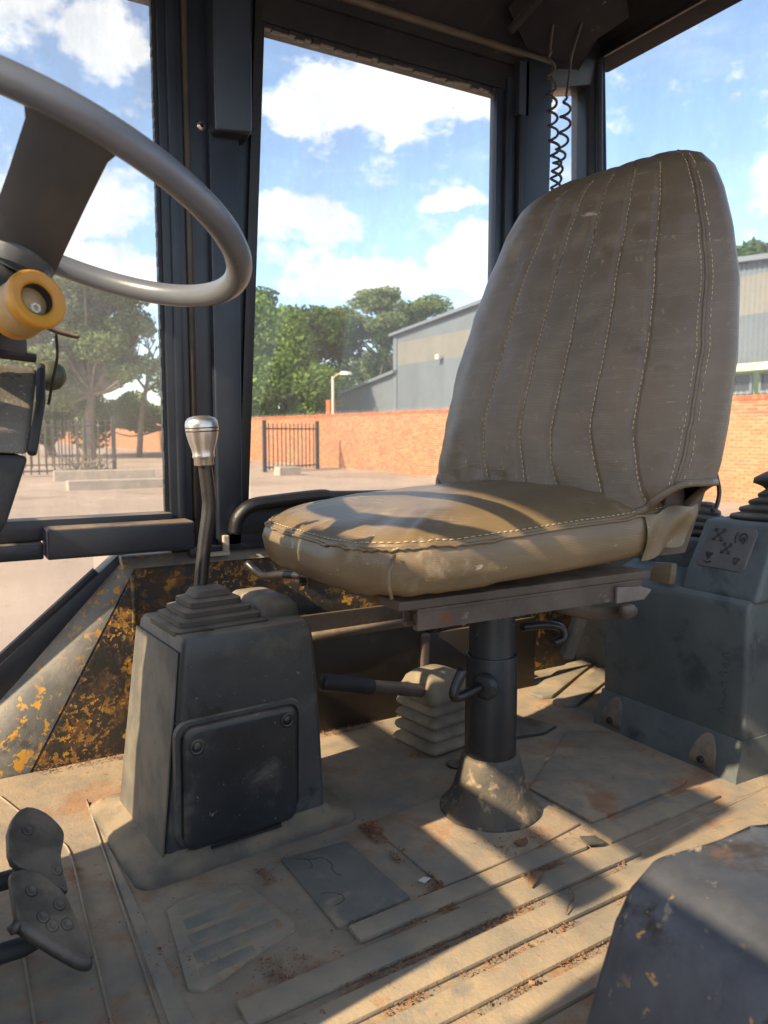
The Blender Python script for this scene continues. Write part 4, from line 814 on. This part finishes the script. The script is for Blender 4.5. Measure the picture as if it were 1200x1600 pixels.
dc = part('sticker', loft([[upt(y, s, .0005) for y, s in ((1.150, .36), (1.044, .36), (1.034, .40), (1.028, .88), (1.035, .93), (1.135, .93), (1.146, .88), (1.156, .41))], [upt(y, s, .0035) for y, s in ((1.149, .37), (1.045, .37), (1.036, .41), (1.030, .87), (1.037, .92), (1.134, .92), (1.144, .87), (1.154, .42))]]), 'decal', rc, False)
def mark(pts, r=.0016): return tube([upt(y, s, .0042) for y, s in pts], r, 4)
def cross(y, s, a=.013, b_=.075):
    g = [mark([(y - a, s - b_), (y + a, s + b_)]), mark([(y + a, s - b_), (y - a, s + b_)])]
    for dy, ds in ((-1, -1), (1, 1), (1, -1), (-1, 1)): g.append(mark([(y + dy * a * 1.0, s + ds * b_ * .45), (y + dy * a * 1.0, s + ds * b_), (y + dy * a * .45, s + ds * b_)], .0018))
    return join(*g)
part('symbol', cross(1.120, .80), 'decal_mark', dc, False); part('symbol', cross(1.091, .635, .011, .065), 'decal_mark', dc, False)
part('symbol', join(mark([(1.074, .86), (1.078, .79), (1.074, .72)]), *[mark([(1.058 + .009 * math.cos(a), .80 + .055 * math.sin(a)), (1.058 + .009 * math.cos(a + .7), .80 + .055 * math.sin(a + .7))], .002) for a in np.arange(0, 5.4, .6)], mark([(1.058, .80), (1.054, .72)], .003)), 'decal_mark', dc, False)
part('symbol', join(mark([(1.138, .55), (1.120, .54)], .002), *[mark([(1.137 - .002 * k, .54 - .02 * k), (1.121 + .002 * k, .53 - .02 * k)], .0026) for k in range(4)], mark([(1.139, .44), (1.130, .415), (1.119, .44)], .0016)), 'decal_mark', dc, False)
part('symbol', join(mark([(1.066, .53), (1.050, .52)], .0016), mark([(1.066, .53), (1.064, .45)], .0016), mark([(1.054, .52), (1.060, .44)], .0022)), 'decal_mark', dc, False)
part('shoulder_tab', hexa([(1.462, 1.20, .395), (1.475, 1.19, .395), (1.475, 1.26, .395), (1.462, 1.26, .395), (1.468, 1.20, .445), (1.478, 1.19, .445), (1.478, 1.25, .44), (1.468, 1.25, .44)], .003), 'vinyl', rc, auto=40)
scr = []
for k in range(11):
    z0 = .09 + .021 * k; scr.append(tube(smooth_path([(1.4625, 1.040 + random.uniform(-.006, .006), z0), (1.4625, 1.050 + random.uniform(-.006, .008), z0 + .008), (1.4625, 1.036 + random.uniform(-.006, .006), z0 + .014 + random.uniform(-.004, .006))], 4), .0007, 4))
part('pen_scribble', join(*scr[2:9]), 'ink', rc, False)
def lever_boot(label, x, y, z, r, top):
    t = thing('lever_boot', label, 'lever boot', (x, y, z), 'rubber boots on the rear console')
    f = []; n = 4
    for i in range(n):
        rr = r * (1 - .17 * i); zz = z + .017 * i
        f += [(rr * .93, zz - z), (rr, zz - z + .005), (rr * .98, zz - z + .011), (rr * .80, zz - z + .0165)]
    f += [(r * .34, .072), (r * .40, .078)] + ([(r * .58, .086), (r * .56, .098), (r * .35, .112), (.0001, .118)] if top else [(.0001, .08)])
    part('bellows', loft([[(x + a * math.cos(q) * (1 + .03 * math.sin(3 * q + zz * 90)), y + a * 1.15 * math.sin(q), z + zz + .003 * math.sin(2 * q + 1)) for q in np.linspace(0, 2 * PI, 32, endpoint=False)] for a, zz in f]), 'boot', t)
lever_boot('black folded rubber boot with a rounded top on the console edge at the right', 1.66, 1.055, .550, .100, True)
lever_boot('flatter folded rubber boot just behind the seat bracket', 1.68, 1.285, .49, .085, False)
part('boot_plinth', box(1.57, 1.79, 1.18, 1.39, .40, .492, .01), 'rear_console', rc, auto=40)

# ------------------------------------------------------------------ steering wheel and column
sa, sb = .3703, .1579; WN = Vector((math.sin(sa) * math.cos(sb), math.sin(sa) * math.sin(sb), math.cos(sa))); WC = Vector((.122, 1.02, 1.028)); WR = .240
E1 = WN.cross(Vector((0, 1, 0))).normalized(); E2 = WN.cross(E1)
def wpt(t, r=WR, h=0): return WC + (E1 * math.cos(t) + E2 * math.sin(t)) * r + WN * h
sw = thing('steering_wheel', 'grey two spoke steering wheel at the left edge above the column', 'steering wheel', tuple(WC))
part('rim', tube([wpt(2 * PI * k / 96) for k in range(96)], .0158, 18, True), 'wheel', sw)
t0 = min((k * .01 for k in range(629)), key=lambda t: (wpt(t) - Vector((.135, .80, 1.06))).length)
hubp = WC - WN * .075
def spoke(t):
    A = wpt(t); tg = (wpt(t + .01) - wpt(t - .01)).normalized(); rad = (A - WC).normalized()
    secs = []
    for s, hw, dz in ((0, .056, 0), (.05, .044, -.003), (.12, .0385, -.010), (.4, .038, -.035), (.75, .039, -.06), (1.0, .040, -.078), (1.10, .034, -.090)):
        c = A.lerp(WC, s) + WN * dz; th = .010
        secs.append([c + tg * hw * u + WN * th * w for u, w in ((-1, -.6), (-.9, .5), (-.55, 1.0), (.55, 1.0), (.9, .5), (1, -.6), (.6, -1.2), (-.6, -1.2))])
    return loft(secs)
part('spoke', spoke(t0), 'wheel_dark', sw, auto=50); part('spoke', spoke(t0 + PI), 'wheel_dark', sw, auto=50)
part('hub', lathe([(.036, .012), (.040, .006), (.040, -.008), (.034, -.022), (.024, -.026)], hubp, WN, 28), 'wheel_dark', sw, auto=40)

sc = thing('steering_column', 'dusty dark steering column and cowl below the wheel at the left edge', 'steering column', (-.1, 1.2, 0))
part('column_tube', tube([hubp - WN * .02, hubp - WN * .10 + Vector((-.03, .05, 0)), Vector((-.06, 1.2, .74))], .024, 18), 'cowl_dark', sc)
part('cowl_top', hexa([(-.50, 1.06, .76), (.097, 1.062, .722), (.110, 1.30, .722), (-.50, 1.30, .76), (-.50, 1.19, .90), (.126, 1.19, .838), (.128, 1.30, .838), (-.50, 1.30, .90)], .008, 3), 'cowl', sc, auto=40)
part('cowl_body', prism([(.097, 1.058, .720), (.068, 1.058, .635), (-.06, 1.058, .45), (-.14, 1.058, .30), (-.52, 1.058, .30), (-.52, 1.058, .757)], (0, .25, 0), .008, 3), 'cowl_dark', sc, auto=40)
part('cowl_leg', box(-.52, -.24, .72, 1.21, -.01, .745, .03), 'cowl_dark', sc, auto=40)  # unseen dash pedestal, sized for the shade it throws on the floor
part('side_lip', tube([(.13, 1.192, .842), (.121, 1.13, .79), (.101, 1.062, .724)], .006, 8), 'cowl_dark', sc)
part('clamp_band', tube([Vector((.035, 1.13, .872)) + Vector((math.cos(a) * .034, math.sin(a) * .034, -.25 * math.cos(a) * .034)) for a in np.linspace(0, 2 * PI, 24, endpoint=False)], .008, 8, True), 'shaft', sc)
part('switch_bracket', join(box(.02, .105, 1.10, 1.16, .848, .872, .004), box(.03, .09, 1.12, 1.17, .868, .895, .004), tube([(.02, 1.09, .852), (.115, 1.11, .846)], .006, 8), tube([(.0, 1.10, .885), (.1, 1.14, .905)], .008, 8)), 'shaft', sc, auto=40)
part('lever_tongue', tube(smooth_path([(.125, 1.13, .893), (.145, 1.125, .884), (.166, 1.12, .878), (.170, 1.12, .878)], 4), [.009, .008, .0075, .007, .007, .007, .007, .006, .006, .006, .006, .0055, .004][:13], 10, flat=.5), 'steel_dusty', sc)
part('hanging_wire', tube(smooth_path([(.145, 1.14, .886), (.148, 1.16, .855), (.145, 1.19, .825), (.140, 1.21, .79)], 5), .0022, 6), 'cable', sc)
part('olive_knob', lathe([(.001, -.022), (.014, -.019), (.0215, -.008), (.0225, .0), (.0215, .008), (.014, .018), (.001, .021)], (.150, 1.262, .834), (.55, .2, .1), 24), 'green_knob', sc)
part('knob_stem', tube([(.150, 1.262, .834), (.08, 1.25, .82)], .010, 10), 'cowl_dark', sc)
yk = thing('yellow_canister', 'yellow ribbed cylinder with a dark hollow end below the wheel hub', 'canister', (.10, .92, .89))
ax = Vector((.119, 1.075, .918)) - Vector((.080, 1.165, .896)); ax.normalize(); oy = Vector((.1005, .908, .892)); KS = .77
def ksc(l): return [(a * KS, b_ * KS) for a, b_ in l]
yb = part('canister_body', lathe(ksc([(.0385, -.072), (.0395, -.066), (.0375, -.060), (.0372, -.022), (.040, -.018), (.0415, -.012), (.0415, -.005), (.040, -.001), (.037, .001), (.034, .0), (.026, -.002), (.0225, -.005), (.0215, -.03), (.0215, -.05), (.0001, -.05)]), oy, ax, 40), 'yellow', yk, auto=50)
part('grip_band', lathe(ksc([(.0380, -.058)] + [(.0380 + .0007 * (i % 2), -.056 + .0016 * i) for i in range(21)] + [(.0380, -.021)]), oy, ax, 40), 'yellow_worn', yb)
part('bore', lathe(ksc([(.0220, -.006), (.0212, -.03), (.0212, -.0495), (.0001, -.0495)]), oy + ax * .0008, ax, 32, False), 'groove', yb)
part('white_nut', lathe(ksc([(.009, -.05), (.0092, -.020), (.0075, -.017), (.0045, -.017), (.004, -.024), (.0001, -.024)]), oy + Vector((.003, 0, -.006)), ax, 6), 'white', yb, False)
part('stalk', tube([oy - ax * .055, oy - ax * .12, Vector((.03, 1.12, .865))], .012, 10), 'shaft', yk)

# ------------------------------------------------------------------ pedals
def plate_pedal(label, outline, n, th, arm_to, studs, lip):
    n = Vector(n).normalized(); P = [Vector(q) for q in smooth_path(list(outline) + [outline[0]], 3)[:-1]]; cen = sum(P, Vector()) / len(P)
    t = thing('brake_pedal', label, 'pedal', tuple(cen), 'foot pedals')
    rings = []
    for s_, h in ((.97, -th), (1.0, -th * .8), (1.0, -.003), (.985, -.0008), (.96, 0), (.90, -.0005), (.5, -.001), (.05, -.001)):
        rings.append([cen + (p - cen) * s_ + n * h for p in P])
    pad = part('pedal_pad', loft(rings), 'pedal', t, auto=50)
    for a, b_ in studs:
        p = cen + (P[3 * a] - cen) * b_ - n * .001
        part('tread_stud', lathe([(.0095, 0), (.0080, .0018), (.0055, .0018), (.0045, .0004), (.0001, .0004)], p, n, 14), 'pedal', pad)
    if lip: part('pedal_lip', tube([P[k] - n * .010 for k in range(3 * lip[0], 3 * lip[-1] + 1)], .010, 10), 'pedal', pad)
    part('pedal_arm', tube(smooth_path([cen - n * .012, cen - n * .05 + Vector((-.05, 0, -.01)), Vector(arm_to)], 5), .014, 10), 'cowl_dark', t)
plate_pedal('dark worn foot pedal with rounded top, farther of the two by the console', [(.059, 1.198, .169), (.069, 1.225, .179), (.088, 1.246, .18), (.114, 1.246, .164), (.134, 1.228, .142), (.135, 1.211, .132), (.127, 1.185, .121), (.126, 1.162, .108), (.129, 1.138, .092), (.123, 1.134, .094), (.093, 1.146, .119), (.06, 1.157, .144)], (.45, -.45, .77), .012, (-.35, 1.25, .12), ((1, .55), (8, .55)), ())
plate_pedal('studded foot pedal with a thick bent lip, nearest the viewer at the left edge', [(.055, 1.122, .139), (.06, 1.133, .143), (.083, 1.141, .134), (.105, 1.135, .117), (.123, 1.117, .096), (.131, 1.092, .077), (.139, 1.068, .058), (.148, 1.049, .042), (.143, 1.041, .04), (.131, 1.04, .047), (.096, 1.054, .076), (.065, 1.07, .103), (.058, 1.07, .107)], (.45, -.45, .77), .012, (-.35, 1.10, .10), ((1, .55), (4, .5), (11, .35), (10, .45), (6, .45)), (8, 9, 10, 11, 12))

# ------------------------------------------------------------------ coiled cords
def coil(path, turns, r, wr, seg=13):
    P = smooth_path(path, 40); n = len(P); outp = []
    tot = turns * seg
    for i in range(tot + 1):
        f = i / tot * (n - 1); k = min(int(f), n - 2); c = Vector(P[k]).lerp(Vector(P[k + 1]), f - k); a = 2 * PI * i / seg
        rr = r * min(1, i / seg / 1.5 + .25); outp.append(c + Vector((math.cos(a) * rr, math.sin(a) * rr, 0)))
    return tube(outp, wr, 6)
def cord(label, path, turns, r, lead):
    t = thing('coiled_cord', label, 'cord', path[0], 'coiled cords hanging in the corner')
    part('coil', coil(path, turns, r, .0038), 'cable', t)
    part('lead', tube(smooth_path(lead, 6), .0035, 8), 'cable', t)
cord('black coiled cord hanging along the corner post behind the seat', [(1.520, 1.715, 1.80), (1.530, 1.715, 1.68), (1.540, 1.715, 1.58), (1.555, 1.715, 1.48), (1.545, 1.715, 1.36)], 10, .0135, [(1.50, 1.68, 1.85), (1.51, 1.70, 1.82), (1.521, 1.716, 1.80)])
cord('second coiled cord with a straight upper lead nearer the rear pillar', [(1.580, 1.71, 1.69), (1.578, 1.71, 1.62), (1.565, 1.71, 1.54), (1.55, 1.71, 1.47), (1.548, 1.71, 1.36)], 7, .015, [(1.575, 1.65, 1.86), (1.588, 1.70, 1.80), (1.588, 1.71, 1.74), (1.580, 1.711, 1.69)])

# ------------------------------------------------------------------ dirt and small litter on the mat
V, F = [], []
def crumb(x, y, z, s):
    n = len(V); q = [Vector((random.uniform(-1, 1), random.uniform(-1, 1), random.uniform(-.2, 1))).normalized() * s * random.uniform(.6, 1) for _ in range(5)]
    for p in q: V.append((x + p.x, y + p.y, z + max(0, p.z) * .8))
    for f in ((0, 1, 2), (0, 2, 3), (0, 3, 1), (1, 2, 4), (2, 3, 4), (3, 1, 4)): F.append(tuple(n + i for i in f))
def spread(x0, x1, ya, yb, n, s0, s1, tilt=.045, z=.002):
    k = 0
    while k < n:
        x = random.uniform(x0, x1); y = random.uniform(ya, yb)
        if nz(x, y, 0, 11) + .5 * nz(x, y, 3, 31) > random.uniform(-.15, .45): crumb(x, y + tilt * (x - .7), z, random.uniform(s0, s1) * (1 if random.random() < .93 else 1.9)); k += 1
for x0, x1, ya, yb, n in ((.44, 1.0, .928, .947, 420), (.34, 1.0, .861, .882, 520), (.36, 1.1, .796, .817, 420), (.40, 1.2, .734, .754, 360), (.30, .9, .84, .95, 420), (.45, .9, .69, .80, 420), (.2, .3, 1.0, 1.2, 90)): spread(x0, x1, ya, yb, n, .0012, .0034)
spread(.655, .69, .985, 1.24, 900, .0012, .0040, .12); spread(.35, .80, .90, .99, 900, .0010, .0030); spread(.30, .70, .78, .90, 800, .0010, .0030); spread(.40, .50, 1.15, 1.24, 200, .001, .003)
spread(.50, .66, .965, .99, 260, .0012, .0035); spread(.25, .45, .94, 1.18, 200, .001, .0028, 0)
spread(.62, 1.09, 1.655, 1.69, 420, .0012, .004, 0); spread(.15, .6, 1.78, 1.81, 260, .0015, .005, 0); spread(.90, 1.08, 1.40, 1.46, 120, .0015, .004, 0)
spread(.78, 1.05, 1.0, 1.08, 200, .0012, .0035, 0); spread(-.1, 1.5, .7, 1.6, 350, .0007, .0018, 0)
part('dirt_crumbs', (V, F), 'dirt', fm, False, kind='stuff')
tag(part('rubber_flake', prism([(.985, .985, .006), (1.012, .972, .006), (1.008, .945, .007), (.978, .958, .006)], (0, 0, .004), .001), 'flake', None, False), 'dark angular flake of rubber lying right of the seat post cone', 'flake')
lf = [(.80 + .045 * t, .905 + .022 * t + .006 * math.sin(PI * t), .010 + .004 * math.sin(PI * t)) for t in np.linspace(0, 1, 9)]
tag(part('dry_leaf', tube(lf, [.001, .005, .008, .0095, .0095, .0085, .007, .004, .001], 8, flat=.55), 'leaf_dry', None), 'curled brown dry leaf on the sunlit ribs before the seat post', 'leaf')
tag(part('twig', tube(smooth_path([(.80, .825, .010), (.822, .838, .016), (.836, .845, .011), (.85, .862, .010)], 4), .0013, 5), 'leaf_dry', None), 'thin brown twig lying on the lowest sunlit ribs', 'twig')
tag(part('paper_scrap', prism([(.655, 1.02, .005), (.668, 1.022, .006), (.674, 1.012, .007), (.660, 1.009, .005)], (0, 0, .0015)), 'chip', None, False), 'tiny pale paper scrap in the gap beside the patch pad', 'scrap')
tag(part('dry_chip', prism([(.868, 1.03, .006), (.895, 1.028, .006), (.89, 1.018, .006), (.872, 1.016, .006)], (0, 0, .006), .001), 'leaf_dry', None, False), 'small brown bark chip at the foot of the seat post cone', 'chip')
